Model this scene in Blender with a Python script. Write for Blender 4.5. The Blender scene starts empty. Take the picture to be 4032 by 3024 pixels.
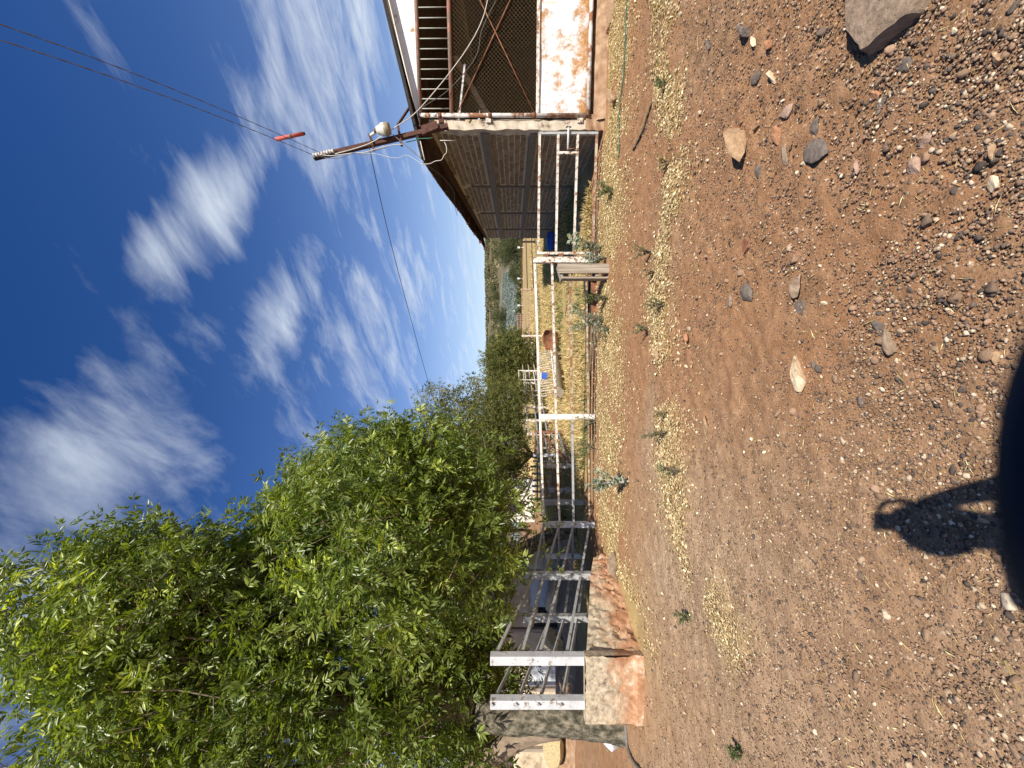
import bpy, bmesh, math, random
import numpy as np
from mathutils import Matrix, Vector

R = math.radians
scn = bpy.context.scene
C = scn.collection
rng = np.random.default_rng(7)
random.seed(7)

# ------------------------------------------------------------------ camera
F, CAMH, HOR = 1519.0, 1.55, 2022.0          # focal length in photo pixels, camera height, horizon row
cam = bpy.data.cameras.new('camera')
cam.sensor_fit = 'HORIZONTAL'; cam.sensor_width = 36.0
cam.lens = 36.0 * F / 4032.0
cam.shift_x = -(HOR - 2016.0) / 4032.0
cam.clip_start = 0.006; cam.clip_end = 3000
cam.dof.use_dof = True; cam.dof.focus_distance = 5.0; cam.dof.aperture_fstop = 13.0
camo = bpy.data.objects.new('camera', cam); C.objects.link(camo)
# the phone was held upright but the picture is stored on its side: camera right = world down
camo.matrix_world = Matrix(((0, 1, 0, 0), (0, 0, -1, 0), (-1, 0, 0, CAMH), (0, 0, 0, 1)))
scn.camera = camo

# ------------------------------------------------------------------ sun and sky
SUN_EL = math.atan(1 / 1.132)
SUN_TRAVEL = Vector((-0.37, 1.07, -1.0)).normalized()
sl = bpy.data.lights.new('sun', 'SUN'); sl.energy = 5.0; sl.angle = R(0.53); sl.color = (1.0, 0.93, 0.82)
so = bpy.data.objects.new('sun', sl); C.objects.link(so)
so.rotation_euler = SUN_TRAVEL.to_track_quat('-Z', 'Y').to_euler()
so.location = (6, -18, 20)

world = bpy.data.worlds.new('World'); scn.world = world; world.use_nodes = True


def build_sky():
    nt = world.node_tree; N = nt.nodes; L = nt.links
    N.clear()
    out = N.new('ShaderNodeOutputWorld'); bg = N.new('ShaderNodeBackground')
    bg.inputs['Strength'].default_value = 0.095
    sky = N.new('ShaderNodeTexSky'); sky.sky_type = 'NISHITA'; sky.sun_disc = False
    sky.sun_elevation = SUN_EL
    sky.sun_rotation = math.atan2(-SUN_TRAVEL.x, -SUN_TRAVEL.y)
    sky.altitude = 1500; sky.air_density = 1.0; sky.dust_density = 0.6; sky.ozone_density = 2.2
    tc = N.new('ShaderNodeTexCoord')
    d = tc.outputs['Generated']

    def m(op, a, b=None, c=None):
        n = N.new('ShaderNodeMath'); n.operation = op
        for i, v in enumerate((a, b, c)):
            if v is None: continue
            if isinstance(v, (int, float)): n.inputs[i].default_value = v
            else: L.new(v, n.inputs[i])
        return n.outputs[0]

    def vm(op, a, b=None):
        n = N.new('ShaderNodeVectorMath'); n.operation = op
        for i, v in enumerate((a, b)):
            if v is None: continue
            if isinstance(v, (tuple, list, Vector)): n.inputs[i].default_value = tuple(v)
            else: L.new(v, n.inputs[i])
        return n.outputs['Value'] if op == 'DOT_PRODUCT' else n.outputs[0]

    def noise(vec, scale, detail, rough, dist=0.0):
        n = N.new('ShaderNodeTexNoise'); L.new(vec, n.inputs['Vector'])
        n.inputs['Scale'].default_value = scale; n.inputs['Detail'].default_value = detail
        n.inputs['Roughness'].default_value = rough; n.inputs['Distortion'].default_value = dist
        return n
    # cloud-layer coordinates: direction projected on a flat layer overhead
    sep = N.new('ShaderNodeSeparateXYZ'); L.new(d, sep.inputs[0])
    up = m('MAXIMUM', m('ADD', sep.outputs['Z'], 0.16), 0.02)
    comb = N.new('ShaderNodeCombineXYZ')
    L.new(m('DIVIDE', sep.outputs['X'], up), comb.inputs[0]); L.new(m('DIVIDE', sep.outputs['Y'], up), comb.inputs[1])
    mp0 = N.new('ShaderNodeMapping'); L.new(comb.outputs[0], mp0.inputs['Vector']); mp0.inputs['Rotation'].default_value = (0, 0, R(48))
    mp = N.new('ShaderNodeMapping'); L.new(mp0.outputs[0], mp.inputs['Vector'])
    mp.inputs['Scale'].default_value = (0.9, 2.3, 1.0)
    mp.inputs['Location'].default_value = (3.1, 1.7, 0)
    n1 = noise(mp.outputs[0], 2.4, 10, 0.60, 0.5).outputs['Fac']
    n2 = noise(mp.outputs[0], 8.0, 7, 0.60, 0.8).outputs['Fac']
    nw = noise(d, 2.6, 3, 0.5)
    warp = vm('ADD', d, vm('SCALE', vm('SUBTRACT', nw.outputs['Color'], (0.5, 0.5, 0.5)), None))
    warp.node.inputs[1].links[0].from_node.inputs['Scale'].default_value = 0.13
    # cloud patches as they lay that day: (photo column of the direction, row, half length, half width, tilt, weight)
    patches = [(330, 1800, .24, .13, -25, .66), (130, 2050, .22, .08, -10, .40), (690, 985, .10, .055, -35, .72), (900, 760, .19, .06, -38, .74),
               (1130, 1240, .19, .075, -20, .70), (800, 1385, .15, .05, -30, .34), (1000, 420, .22, .06, -28, .62), (1000, 1480, .12, .05, 0, .34),
               (1290, 150, .30, .17, -10, .74), (1480, 560, .20, .10, -10, .50), (1480, 1350, .32, .13, 5, .66),
               (1250, 1750, .26, .09, 10, .50), (1640, 1150, .30, .10, 0, .62), (1180, 620, .11, .05, -30, .34), (20, 2900, .4, .3, 0, .62)]
    tot = None
    for X, Y, a, b, ang, w in patches:
        c = Vector(((3024 - Y - 1512) / F, 1.0, (HOR - X) / F)).normalized()
        t1 = Vector((c.y, -c.x, 0)).normalized(); t2 = t1.cross(c).normalized()
        if t2.z < 0: t2 = -t2
        ca, sa = math.cos(R(ang)), math.sin(R(ang))
        e1 = (t1 * ca + t2 * sa) / a; e2 = (t2 * ca - t1 * sa) / b
        k = a if a > b else b
        p = m('POWER', vm('DOT_PRODUCT', warp, e1), 2.0)
        q = m('POWER', vm('DOT_PRODUCT', warp, e2), 2.0)
        front = m('GREATER_THAN', vm('DOT_PRODUCT', d, c), 0.0)
        g = m('MULTIPLY', m('MULTIPLY', m('EXPONENT', m('MULTIPLY', m('ADD', p, q), -0.9)), front), w)
        tot = g if tot is None else m('MAXIMUM', tot, g)
    # a thin veil that thickens to the horizon all round, and loose wisps everywhere else
    veil = m('MULTIPLY', m('EXPONENT', m('MULTIPLY', m('MAXIMUM', sep.outputs['Z'], 0.0), -2.9)), 0.92)
    base = m('MAXIMUM', m('MAXIMUM', tot, veil), 0.10)
    wis = m('ADD', m('MULTIPLY', m('SUBTRACT', n1, 0.5), 2.4), m('ADD', m('MULTIPLY', m('SUBTRACT', n2, 0.5), 0.6), 0.5))
    dens = m('ADD', m('MULTIPLY', base, 1.35), m('MULTIPLY', m('SUBTRACT', wis, 1.0), 0.85))
    mr = N.new('ShaderNodeMapRange'); mr.interpolation_type = 'SMOOTHSTEP'
    L.new(dens, mr.inputs['Value']); mr.inputs['From Min'].default_value = -0.20; mr.inputs['From Max'].default_value = 1.22
    mr.inputs['To Min'].default_value = 0.0; mr.inputs['To Max'].default_value = 0.95
    haze = m('MULTIPLY', m('EXPONENT', m('MULTIPLY', m('MAXIMUM', sep.outputs['Z'], 0.0), -5.5)), 0.85)
    fac = m('MAXIMUM', mr.outputs[0], haze)
    hs = N.new('ShaderNodeHueSaturation'); hs.inputs['Saturation'].default_value = 1.36; hs.inputs['Hue'].default_value = 0.513; hs.inputs['Value'].default_value = 0.90
    L.new(sky.outputs[0], hs.inputs['Color'])
    mix = N.new('ShaderNodeMix'); mix.data_type = 'RGBA'
    L.new(fac, mix.inputs['Factor']); L.new(hs.outputs[0], mix.inputs[6])
    mix.inputs[7].default_value = (5.2, 5.75, 6.5, 1)
    L.new(mix.outputs[2], bg.inputs['Color']); L.new(bg.outputs[0], out.inputs['Surface'])


build_sky()
scn.view_settings.view_transform = 'Standard'; scn.view_settings.look = 'None'
scn.view_settings.exposure = 0.60; scn.view_settings.gamma = 1.0
scn.view_settings.use_curve_mapping = False
scn.cycles.use_denoising = True
scn.cycles.max_bounces = 8; scn.cycles.transparent_max_bounces = 8
scn.cycles.sample_clamp_indirect = 6.0


# ------------------------------------------------------------------ small helpers
def at(X, Y, depth):
    """world point that stands `depth` metres ahead in the direction of photo point X (down), Y (left)"""
    return Vector(((3024 - Y - 1512) / F * depth, depth, CAMH - (X - HOR) / F * depth))


def on_ground(X, Y):
    d = F * CAMH / (X - HOR)
    return Vector(((1512 - Y) / F * d, d, 0))


OFFS = {}


def tag(o, label=None, cat=None, group=None, kind=None):
    if label: o['label'] = label
    if cat: o['category'] = cat
    if group: o['group'] = group
    if kind: o['kind'] = kind
    return o


def thing(name, label, cat, loc=(0, 0, 0), rotz=0.0, group=None):
    o = bpy.data.objects.new(name, None); o.empty_display_size = 0.1
    C.objects.link(o); o.location = loc; o.rotation_euler = (0, 0, rotz)
    OFFS[o.name] = Vector(loc) if rotz == 0 else Vector((0, 0, 0))
    return tag(o, label, cat, group)


def make(name, V, Fc, mat, parent=None, smooth=False, attrs=None, mats=None, fmat=None):
    """one mesh object; V in world space (or in the parent's own space when the parent is turned)"""
    V = np.asarray(V, dtype=np.float32).reshape(-1, 3)
    off = OFFS.get(parent.name, Vector((0, 0, 0))) if parent else Vector((0, 0, 0))
    V = V - np.array(off, dtype=np.float32)
    me = bpy.data.meshes.new(name)
    if isinstance(Fc, np.ndarray):
        n, k = Fc.shape
        me.vertices.add(len(V)); me.vertices.foreach_set('co', V.ravel())
        me.loops.add(n * k); me.loops.foreach_set('vertex_index', Fc.ravel().astype(np.int32))
        me.polygons.add(n)
        me.polygons.foreach_set('loop_start', np.arange(0, n * k, k, dtype=np.int32))
        me.update(calc_edges=True)
    else:
        me.from_pydata(V.tolist(), [], Fc)
    if attrs:
        for an, av in attrs.items():
            a = me.attributes.new(an, 'FLOAT', 'POINT'); a.data.foreach_set('value', np.asarray(av, dtype=np.float32))
    for mt in (mats or [mat]): me.materials.append(mt)
    if fmat is not None: me.polygons.foreach_set('material_index', np.asarray(fmat, dtype=np.int32))
    if smooth: me.polygons.foreach_set('use_smooth', np.ones(len(me.polygons), dtype=bool))
    me.validate()
    o = bpy.data.objects.new(name, me); C.objects.link(o)
    if parent: o.parent = parent
    OFFS[o.name] = off
    return o


class G:
    """collects shapes for one mesh"""
    def __init__(s): s.v = []; s.f = []

    def add(s, V, Fc):
        b = len(s.v); s.v += [tuple(p) for p in V]; s.f += [tuple(b + i for i in f) for f in Fc]; return s

    def box(s, c, size, rot=None, jit=0.0, taper=1.0):
        V = []
        for z in (-1, 1):
            for y in (-1, 1):
                for x in (-1, 1):
                    k = taper if z > 0 else 1.0
                    p = Vector((x * size[0] / 2 * k, y * size[1] / 2 * k, z * size[2] / 2))
                    if jit: p += Vector((random.uniform(-jit, jit), random.uniform(-jit, jit), random.uniform(-jit, jit)))
                    if rot is not None: p = rot @ p
                    V.append(p + Vector(c))
        return s.add(V, [(0, 2, 3, 1), (4, 5, 7, 6), (0, 1, 5, 4), (2, 6, 7, 3), (0, 4, 6, 2), (1, 3, 7, 5)])

    def bar(s, a, b, w, h=None, up=(0, 0, 1)):
        """square bar from a to b"""
        a = Vector(a); b = Vector(b); h = h or w
        z = (b - a).normalized(); u = Vector(up)
        if abs(z.dot(u)) > 0.95: u = Vector((0, 1, 0))
        x = u.cross(z).normalized(); y = z.cross(x)
        V = [p + x * sx * w / 2 + y * sy * h / 2 for p in (a, b) for sx, sy in ((-1, -1), (1, -1), (1, 1), (-1, 1))]
        return s.add(V, [(3, 2, 1, 0), (4, 5, 6, 7), (0, 1, 5, 4), (1, 2, 6, 5), (2, 3, 7, 6), (3, 0, 4, 7)])

    def tube(s, pts, rad, n=8, caps=True):
        pts = [Vector(p) for p in pts]
        if not hasattr(rad, '__len__'): rad = [rad] * len(pts)
        rings = []; prev = None
        for i, p in enumerate(pts):
            t = (pts[min(i + 1, len(pts) - 1)] - pts[max(i - 1, 0)])
            t = t.normalized() if t.length > 1e-9 else Vector((0, 0, 1))
            if prev is None:
                u = Vector((0, 0, 1)) if abs(t.z) < 0.9 else Vector((1, 0, 0))
                x = u.cross(t).normalized()
            else:
                x = prev - t * prev.dot(t); x = x.normalized() if x.length > 1e-6 else Vector((1, 0, 0))
            prev = x; y = t.cross(x)
            rings.append([p + (x * math.cos(2 * math.pi * k / n) + y * math.sin(2 * math.pi * k / n)) * rad[i] for k in range(n)])
        V = [q for r in rings for q in r]; Fc = []
        for i in range(len(rings) - 1):
            for k in range(n):
                k2 = (k + 1) % n
                Fc.append((i * n + k, i * n + k2, (i + 1) * n + k2, (i + 1) * n + k))
        if caps:
            Fc.append(tuple(reversed(range(n)))); Fc.append(tuple(range((len(rings) - 1) * n, len(rings) * n)))
        return s.add(V, Fc)

    def lathe(s, prof, n=20, M=None):
        V = []; Fc = []
        for r, z in prof:
            for k in range(n):
                a = 2 * math.pi * k / n; p = Vector((r * math.cos(a), r * math.sin(a), z))
                V.append(M @ p if M is not None else p)
        for i in range(len(prof) - 1):
            for k in range(n):
                k2 = (k + 1) % n; Fc.append((i * n + k, i * n + k2, (i + 1) * n + k2, (i + 1) * n + k))
        Fc.append(tuple(reversed(range(n)))); Fc.append(tuple(range((len(prof) - 1) * n, len(prof) * n)))
        return s.add(V, Fc)

    def make(s, name, mat, parent=None, smooth=False, **k): return make(name, s.v, s.f, mat, parent, smooth, **k)


# value noise in numpy
_perm = np.random.default_rng(3).random((256, 256)).astype(np.float32)


def vnoise(x, y):
    xi = np.floor(x).astype(int); yi = np.floor(y).astype(int)
    fx = x - xi; fy = y - yi
    fx = fx * fx * (3 - 2 * fx); fy = fy * fy * (3 - 2 * fy)
    g = lambda a, b: _perm[a & 255, b & 255]
    return (g(xi, yi) * (1 - fx) + g(xi + 1, yi) * fx) * (1 - fy) + (g(xi, yi + 1) * (1 - fx) + g(xi + 1, yi + 1) * fx) * fy


def fbm(x, y, oct=4):
    s = 0; a = 0.5
    for i in range(oct):
        s = s + a * vnoise(x * 2 ** i + 17.3 * i, y * 2 ** i + 9.1 * i); a *= 0.5
    return s / (1 - 0.5 ** oct)


def sstep(a, b, x):
    t = np.clip((x - a) / (b - a), 0, 1); return t * t * (3 - 2 * t)


# ------------------------------------------------------------------ materials
def newmat(name):
    mt = bpy.data.materials.new(name); mt.use_nodes = True
    nt = mt.node_tree; b = nt.nodes['Principled BSDF']
    return mt, nt, nt.nodes, nt.links, b


def nnoise(N, L, scale, detail=5, rough=0.55, dist=0.0, vec=None, coord='Object', stretch=None):
    if vec is None:
        tc = N.new('ShaderNodeTexCoord'); vec = tc.outputs[coord]
    if stretch:
        mp = N.new('ShaderNodeMapping'); mp.inputs['Scale'].default_value = stretch; L.new(vec, mp.inputs['Vector']); vec = mp.outputs[0]
    n = N.new('ShaderNodeTexNoise'); L.new(vec, n.inputs['Vector'])
    n.inputs['Scale'].default_value = scale; n.inputs['Detail'].default_value = detail
    n.inputs['Roughness'].default_value = rough; n.inputs['Distortion'].default_value = dist
    return n


def ramp(N, L, fac, stops, interp='LINEAR'):
    r = N.new('ShaderNodeValToRGB'); r.color_ramp.interpolation = interp
    e = r.color_ramp.elements
    while len(e) < len(stops): e.new(0.5)
    for i, (p, c) in enumerate(stops):
        e[i].position = p; e[i].color = (c[0], c[1], c[2], 1) if hasattr(c, '__len__') else (c, c, c, 1)
    L.new(fac, r.inputs['Fac']); return r.outputs['Color']


def bump(N, L, b, height, strength, dist=0.01):
    bp = N.new('ShaderNodeBump'); bp.inputs['Strength'].default_value = strength; bp.inputs['Distance'].default_value = dist
    L.new(height, bp.inputs['Height']); L.new(bp.outputs[0], b.inputs['Normal'])


def mixc(N, L, fac, a, c, mode='MIX'):
    mx = N.new('ShaderNodeMix'); mx.data_type = 'RGBA'; mx.blend_type = mode
    for i, v in ((0, fac), (6, a), (7, c)):
        if hasattr(v, 'is_output'): L.new(v, mx.inputs[i])
        elif i == 0: mx.inputs[0].default_value = v
        else: mx.inputs[i].default_value = (*v, 1)
    return mx.outputs[2]


def m_simple(name, stops, scale=6.0, rough=0.8, bstr=0.3, bdist=0.01, detail=6, stretch=None, metal=0.0, spec=0.3, coord='Object', bscale=None):
    mt, nt, N, L, b = newmat(name)
    n = nnoise(N, L, scale, detail, 0.6, 0.2, stretch=stretch, coord=coord)
    L.new(ramp(N, L, n.outputs['Fac'], stops), b.inputs['Base Color'])
    b.inputs['Roughness'].default_value = rough; b.inputs['Metallic'].default_value = metal
    b.inputs['Specular IOR Level'].default_value = spec
    if bstr:
        h = n if not bscale else nnoise(N, L, bscale, 5, 0.65, stretch=stretch, coord=coord)
        bump(N, L, b, h.outputs['Fac'], bstr, bdist)
    return mt


def m_paint(name, paint, rust, amount=0.4, scale=5.0, rough=0.55, fine=40.0, paint2=None):
    """painted steel with rust breaking through"""
    mt, nt, N, L, b = newmat(name)
    n1 = nnoise(N, L, scale, 8, 0.68, 0.4); n2 = nnoise(N, L, fine, 4, 0.6)
    dirt = ramp(N, L, nnoise(N, L, scale * 0.6, 5, 0.6).outputs['Fac'], [(0.35, paint), (0.75, paint2 or tuple(c * 0.72 for c in paint))])
    rc = ramp(N, L, n2.outputs['Fac'], [(0.3, tuple(c * 0.55 for c in rust)), (0.7, rust)])
    lo = 0.72 - amount * 0.5
    mask = ramp(N, L, n1.outputs['Fac'], [(lo - 0.03, 0.0), (lo + 0.05, 1.0)])
    L.new(mixc(N, L, mask, dirt, rc), b.inputs['Base Color'])
    rr = ramp(N, L, mask, [(0, rough), (1, 0.9)]); L.new(rr, b.inputs['Roughness'])
    bump(N, L, b, n1.outputs['Fac'], 0.25, 0.004)
    return mt


def m_leaf(name, c_dark, c_mid, c_light, trans=0.35, rough=0.42, spec=0.5):
    mt, nt, N, L, b = newmat(name)
    at_ = N.new('ShaderNodeAttribute'); at_.attribute_name = 'tint'
    col = ramp(N, L, at_.outputs['Fac'], [(0.0, c_dark), (0.5, c_mid), (0.93, c_light), (1.0, tuple(min(1, c * 1.7) for c in c_light))])
    L.new(col, b.inputs['Base Color']); b.inputs['Roughness'].default_value = rough
    b.inputs['Specular IOR Level'].default_value = spec
    tr = N.new('ShaderNodeBsdfTranslucent')
    L.new(mixc(N, L, 1.0, col, (1.6, 1.6, 0.5), 'MULTIPLY'), tr.inputs['Color'])
    ms = N.new('ShaderNodeMixShader'); ms.inputs[0].default_value = trans
    L.new(b.outputs[0], ms.inputs[1]); L.new(tr.outputs[0], ms.inputs[2])
    L.new(ms.outputs[0], N['Material Output'].inputs['Surface'])
    return mt


def m_tint(name, stops, rough=0.9, bstr=0.3, bscale=60.0, interp='LINEAR', var=0.25):
    """colour picked by the per-piece attribute 'tint'"""
    mt, nt, N, L, b = newmat(name)
    a = N.new('ShaderNodeAttribute'); a.attribute_name = 'tint'
    col = ramp(N, L, a.outputs['Fac'], stops, interp)
    n = nnoise(N, L, bscale, 5, 0.65)
    col = mixc(N, L, 1.0, col, ramp(N, L, n.outputs['Fac'], [(0.25, 1 - var), (0.75, 1 + var * 0.4)]), 'MULTIPLY')
    L.new(col, b.inputs['Base Color']); b.inputs['Roughness'].default_value = rough
    b.inputs['Specular IOR Level'].default_value = 0.2
    if bstr: bump(N, L, b, n.outputs['Fac'], bstr, 0.004)
    return mt


def m_ground():
    mt, nt, N, L, b = newmat('dirt')
    tc = N.new('ShaderNodeTexCoord'); v = tc.outputs['Object']

    def attr(nm):
        a = N.new('ShaderNodeAttribute'); a.attribute_name = nm; return a.outputs['Fac']
    big = nnoise(N, L, 0.9, 6, 0.6, 0.5, vec=v); mid = nnoise(N, L, 7, 7, 0.65, 0.2, vec=v); fine = nnoise(N, L, 70, 6, 0.7, vec=v)
    soil = ramp(N, L, mid.outputs['Fac'], [(0.25, (0.190, 0.102, 0.052)), (0.5, (0.310, 0.180, 0.096)), (0.78, (0.420, 0.265, 0.158))])
    red = ramp(N, L, mid.outputs['Fac'], [(0.25, (0.250, 0.125, 0.058)), (0.75, (0.400, 0.220, 0.115))])
    pale = ramp(N, L, mid.outputs['Fac'], [(0.25, (0.300, 0.198, 0.120)), (0.75, (0.480, 0.345, 0.225))])
    col = mixc(N, L, attr('red'), soil, red)
    pm = N.new('ShaderNodeMath'); pm.operation = 'MULTIPLY'
    L.new(attr('pale'), pm.inputs[0]); L.new(ramp(N, L, big.outputs['Fac'], [(0.3, 0.35), (0.65, 1.0)]), pm.inputs[1])
    col = mixc(N, L, pm.outputs[0], col, pale)
    # grit: small chips pressed in the soil
    vo = N.new('ShaderNodeTexVoronoi'); L.new(v, vo.inputs['Vector']); vo.inputs['Scale'].default_value = 75; vo.inputs['Randomness'].default_value = 1.0
    vsep = N.new('ShaderNodeSeparateColor'); L.new(vo.outputs['Color'], vsep.inputs[0])
    chipc = ramp(N, L, vsep.outputs[0], [(0.0, (0.060, 0.048, 0.042)), (0.30, (0.15, 0.095, 0.065)), (0.62, (0.30, 0.18, 0.11)), (0.85, (0.40, 0.27, 0.17)), (0.97, (0.68, 0.55, 0.38))])
    size = N.new('ShaderNodeMath'); size.operation = 'LESS_THAN'; L.new(vo.outputs['Distance'], size.inputs[0])
    sz = N.new('ShaderNodeMath'); sz.operation = 'MULTIPLY'; L.new(vsep.outputs[1], sz.inputs[0]); sz.inputs[1].default_value = 0.50; L.new(sz.outputs[0], size.inputs[1])
    gm = N.new('ShaderNodeMath'); gm.operation = 'MULTIPLY'; L.new(size.outputs[0], gm.inputs[0])
    gsel = N.new('ShaderNodeMath'); gsel.operation = 'MULTIPLY'; L.new(attr('grit'), gsel.inputs[0]); L.new(ramp(N, L, big.outputs['Fac'], [(0.3, 0.45), (0.6, 1.0)]), gsel.inputs[1])
    L.new(gsel.outputs[0], gm.inputs[1])
    col = mixc(N, L, gm.outputs[0], col, chipc)
    # dry straw ground beyond the fence, agave plots and brushy hills farther off
    st = nnoise(N, L, 1.3, 8, 0.7, 0.4, vec=v)
    straw = ramp(N, L, st.outputs['Fac'], [(0.28, (0.24, 0.18, 0.075)), (0.5, (0.42, 0.315, 0.135)), (0.72, (0.54, 0.415, 0.20))])
    col = mixc(N, L, attr('straw'), col, straw)
    hs = nnoise(N, L, 0.055, 9, 0.7, 0.3, vec=v)
    hill = ramp(N, L, hs.outputs['Fac'], [(0.3, (0.095, 0.092, 0.050)), (0.48, (0.160, 0.138, 0.078)), (0.6, (0.20, 0.155, 0.085)), (0.75, (0.29, 0.22, 0.12))])
    col = mixc(N, L, attr('hill'), col, hill)
    wv = N.new('ShaderNodeTexWave'); L.new(v, wv.inputs['Vector']); wv.inputs['Scale'].default_value = 0.16; wv.inputs['Distortion'].default_value = 1.2; wv.inputs['Detail'].default_value = 3; wv.inputs['Detail Scale'].default_value = 2.0
    ag = ramp(N, L, wv.outputs['Fac'], [(0.15, (0.150, 0.180, 0.165)), (0.6, (0.215, 0.245, 0.225)), (0.95, (0.27, 0.25, 0.20))])
    col = mixc(N, L, attr('agave'), col, ag)
    fv = ramp(N, L, fine.outputs['Fac'], [(0.25, 0.72), (0.75, 1.16)])
    col = mixc(N, L, 1.0, col, fv, 'MULTIPLY')
    L.new(col, b.inputs['Base Color']); b.inputs['Roughness'].default_value = 0.95; b.inputs['Specular IOR Level'].default_value = 0.12
    h1 = N.new('ShaderNodeMath'); h1.operation = 'MULTIPLY_ADD'; L.new(gm.outputs[0], h1.inputs[0]); h1.inputs[1].default_value = 0.6; L.new(fine.outputs['Fac'], h1.inputs[2])
    bump(N, L, b, h1.outputs[0], 0.85, 0.010)
    return mt


def m_ramp_wall():
    mt, nt, N, L, b = newmat('ramp_masonry')
    tc = N.new('ShaderNodeTexCoord'); geo = N.new('ShaderNodeNewGeometry')
    v = geo.outputs['Position']
    n1 = nnoise(N, L, 5, 8, 0.7, 0.6, vec=v); n2 = nnoise(N, L, 18, 6, 0.7, 0.3, vec=v); n3 = nnoise(N, L, 3.6, 7, 0.65, 0.8, vec=v)
    plaster = ramp(N, L, n2.outputs['Fac'], [(0.28, (0.10, 0.085, 0.068)), (0.42, (0.30, 0.245, 0.175)), (0.6, (0.50, 0.42, 0.30)), (0.75, (0.62, 0.55, 0.43))])
    clay = ramp(N, L, n1.outputs['Fac'], [(0.3, (0.24, 0.105, 0.052)), (0.48, (0.38, 0.19, 0.10)), (0.58, (0.48, 0.30, 0.18)), (0.66, (0.62, 0.53, 0.43))])
    sep = N.new('ShaderNodeSeparateXYZ'); L.new(v, sep.inputs[0])
    lift = N.new('ShaderNodeMath'); lift.operation = 'MULTIPLY_ADD'; L.new(n3.outputs['Fac'], lift.inputs[0]); lift.inputs[1].default_value = -1.0; sh_ = N.new('ShaderNodeMath'); sh_.operation = 'ADD'; L.new(sep.outputs['Z'], sh_.inputs[0]); sh_.inputs[1].default_value = 0.30; L.new(sh_.outputs[0], lift.inputs[2])
    mask = ramp(N, L, lift.outputs[0], [(0.0, 0.92), (0.22, 0.0)])
    L.new(mixc(N, L, mask, plaster, clay), b.inputs['Base Color'])
    b.inputs['Roughness'].default_value = 0.95; b.inputs['Specular IOR Level'].default_value = 0.1
    bump(N, L, b, n2.outputs['Fac'], 0.7, 0.02)
    return mt


def m_sheet():
    """white sheet steel, rust spreading from the edges and in blooms"""
    mt, nt, N, L, b = newmat('rusty_white_sheet')
    n1 = nnoise(N, L, 3.4, 12, 0.74, 0.25); n2 = nnoise(N, L, 26, 5, 0.65); n3 = nnoise(N, L, 9, 6, 0.6, 0.3, stretch=(1, 1, 0.25))
    white = ramp(N, L, n3.outputs['Fac'], [(0.3, (0.54, 0.57, 0.60)), (0.55, (0.68, 0.69, 0.68)), (0.8, (0.60, 0.52, 0.38))])
    rust = ramp(N, L, n2.outputs['Fac'], [(0.25, (0.20, 0.080, 0.025)), (0.5, (0.38, 0.19, 0.065)), (0.75, (0.56, 0.37, 0.17))])
    # rust creeps up from the foot of the sheet
    tc = N.new('ShaderNodeTexCoord'); sp_ = N.new('ShaderNodeSeparateXYZ'); L.new(tc.outputs['Object'], sp_.inputs[0])
    foot = N.new('ShaderNodeMapRange'); L.new(sp_.outputs['Z'], foot.inputs['Value'])
    foot.inputs['From Min'].default_value = .30; foot.inputs['From Max'].default_value = .62; foot.inputs['To Min'].default_value = .17; foot.inputs['To Max'].default_value = 0.0
    ad = N.new('ShaderNodeMath'); ad.operation = 'ADD'; L.new(n1.outputs['Fac'], ad.inputs[0]); L.new(foot.outputs[0], ad.inputs[1])
    mask = ramp(N, L, ad.outputs[0], [(0.52, 0.0), (0.58, 0.65), (0.64, 1.0)])
    L.new(mixc(N, L, mask, white, rust), b.inputs['Base Color']); b.inputs['Roughness'].default_value = 0.6
    bump(N, L, b, n1.outputs['Fac'], 0.15, 0.01)
    return mt


M = {}
M['ground'] = m_ground()
M['rampwall'] = m_ramp_wall()
M['sheet'] = m_sheet()
M['white'] = m_paint('white_paint_rusting', (0.72, 0.70, 0.64), (0.30, 0.14, 0.06), 0.26, 14.0)
M['white_rusty'] = m_paint('white_paint_half_rusted', (0.66, 0.62, 0.55), (0.30, 0.14, 0.06), 0.38, 15.0)
M['rail_rust'] = m_paint('rusted_rail', (0.50, 0.40, 0.29), (0.30, 0.14, 0.065), 0.5, 12.0)
M['rust'] = m_simple('rust', [(0.3, (0.11, 0.045, 0.024)), (0.55, (0.225, 0.098, 0.05)), (0.75, (0.33, 0.17, 0.09))], 14, 0.9, 0.35, 0.004)
M['rust_dark'] = m_simple('dark_rusted_steel', [(0.3, (0.045, 0.022, 0.016)), (0.6, (0.10, 0.045, 0.032)), (0.8, (0.15, 0.075, 0.05))], 14, 0.85, 0.3, 0.004)
M['galv'] = m_paint('dull_galvanised_pipe', (0.36, 0.37, 0.37), (0.20, 0.14, 0.095), 0.3, 12.0)
M['galv_white'] = m_paint('chalky_pale_paint', (0.56, 0.57, 0.58), (0.26, 0.20, 0.13), 0.26, 12.0)
M['brick'] = m_tint('grey_brown_brick', [(0, (0.23, 0.168, 0.110)), (0.5, (0.295, 0.218, 0.145)), (1, (0.355, 0.265, 0.182))], 0.95, 0.5, 45)
M['mortar'] = m_simple('mortar', [(0.3, (0.46, 0.37, 0.26)), (0.7, (0.58, 0.48, 0.35))], 20, 0.95, 0.5, 0.01)
M['concrete'] = m_simple('grey_concrete', [(0.3, (0.15, 0.125, 0.098)), (0.6, (0.21, 0.178, 0.14)), (0.8, (0.28, 0.24, 0.19))], 9, 0.92, 0.4, 0.01)
M['plaster'] = m_simple('cracked_plaster', [(0.30, (0.16, 0.12, 0.085)), (0.42, (0.45, 0.385, 0.295)), (0.7, (0.60, 0.54, 0.44))], 7, 0.92, 0.6, 0.015, detail=9)
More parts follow.
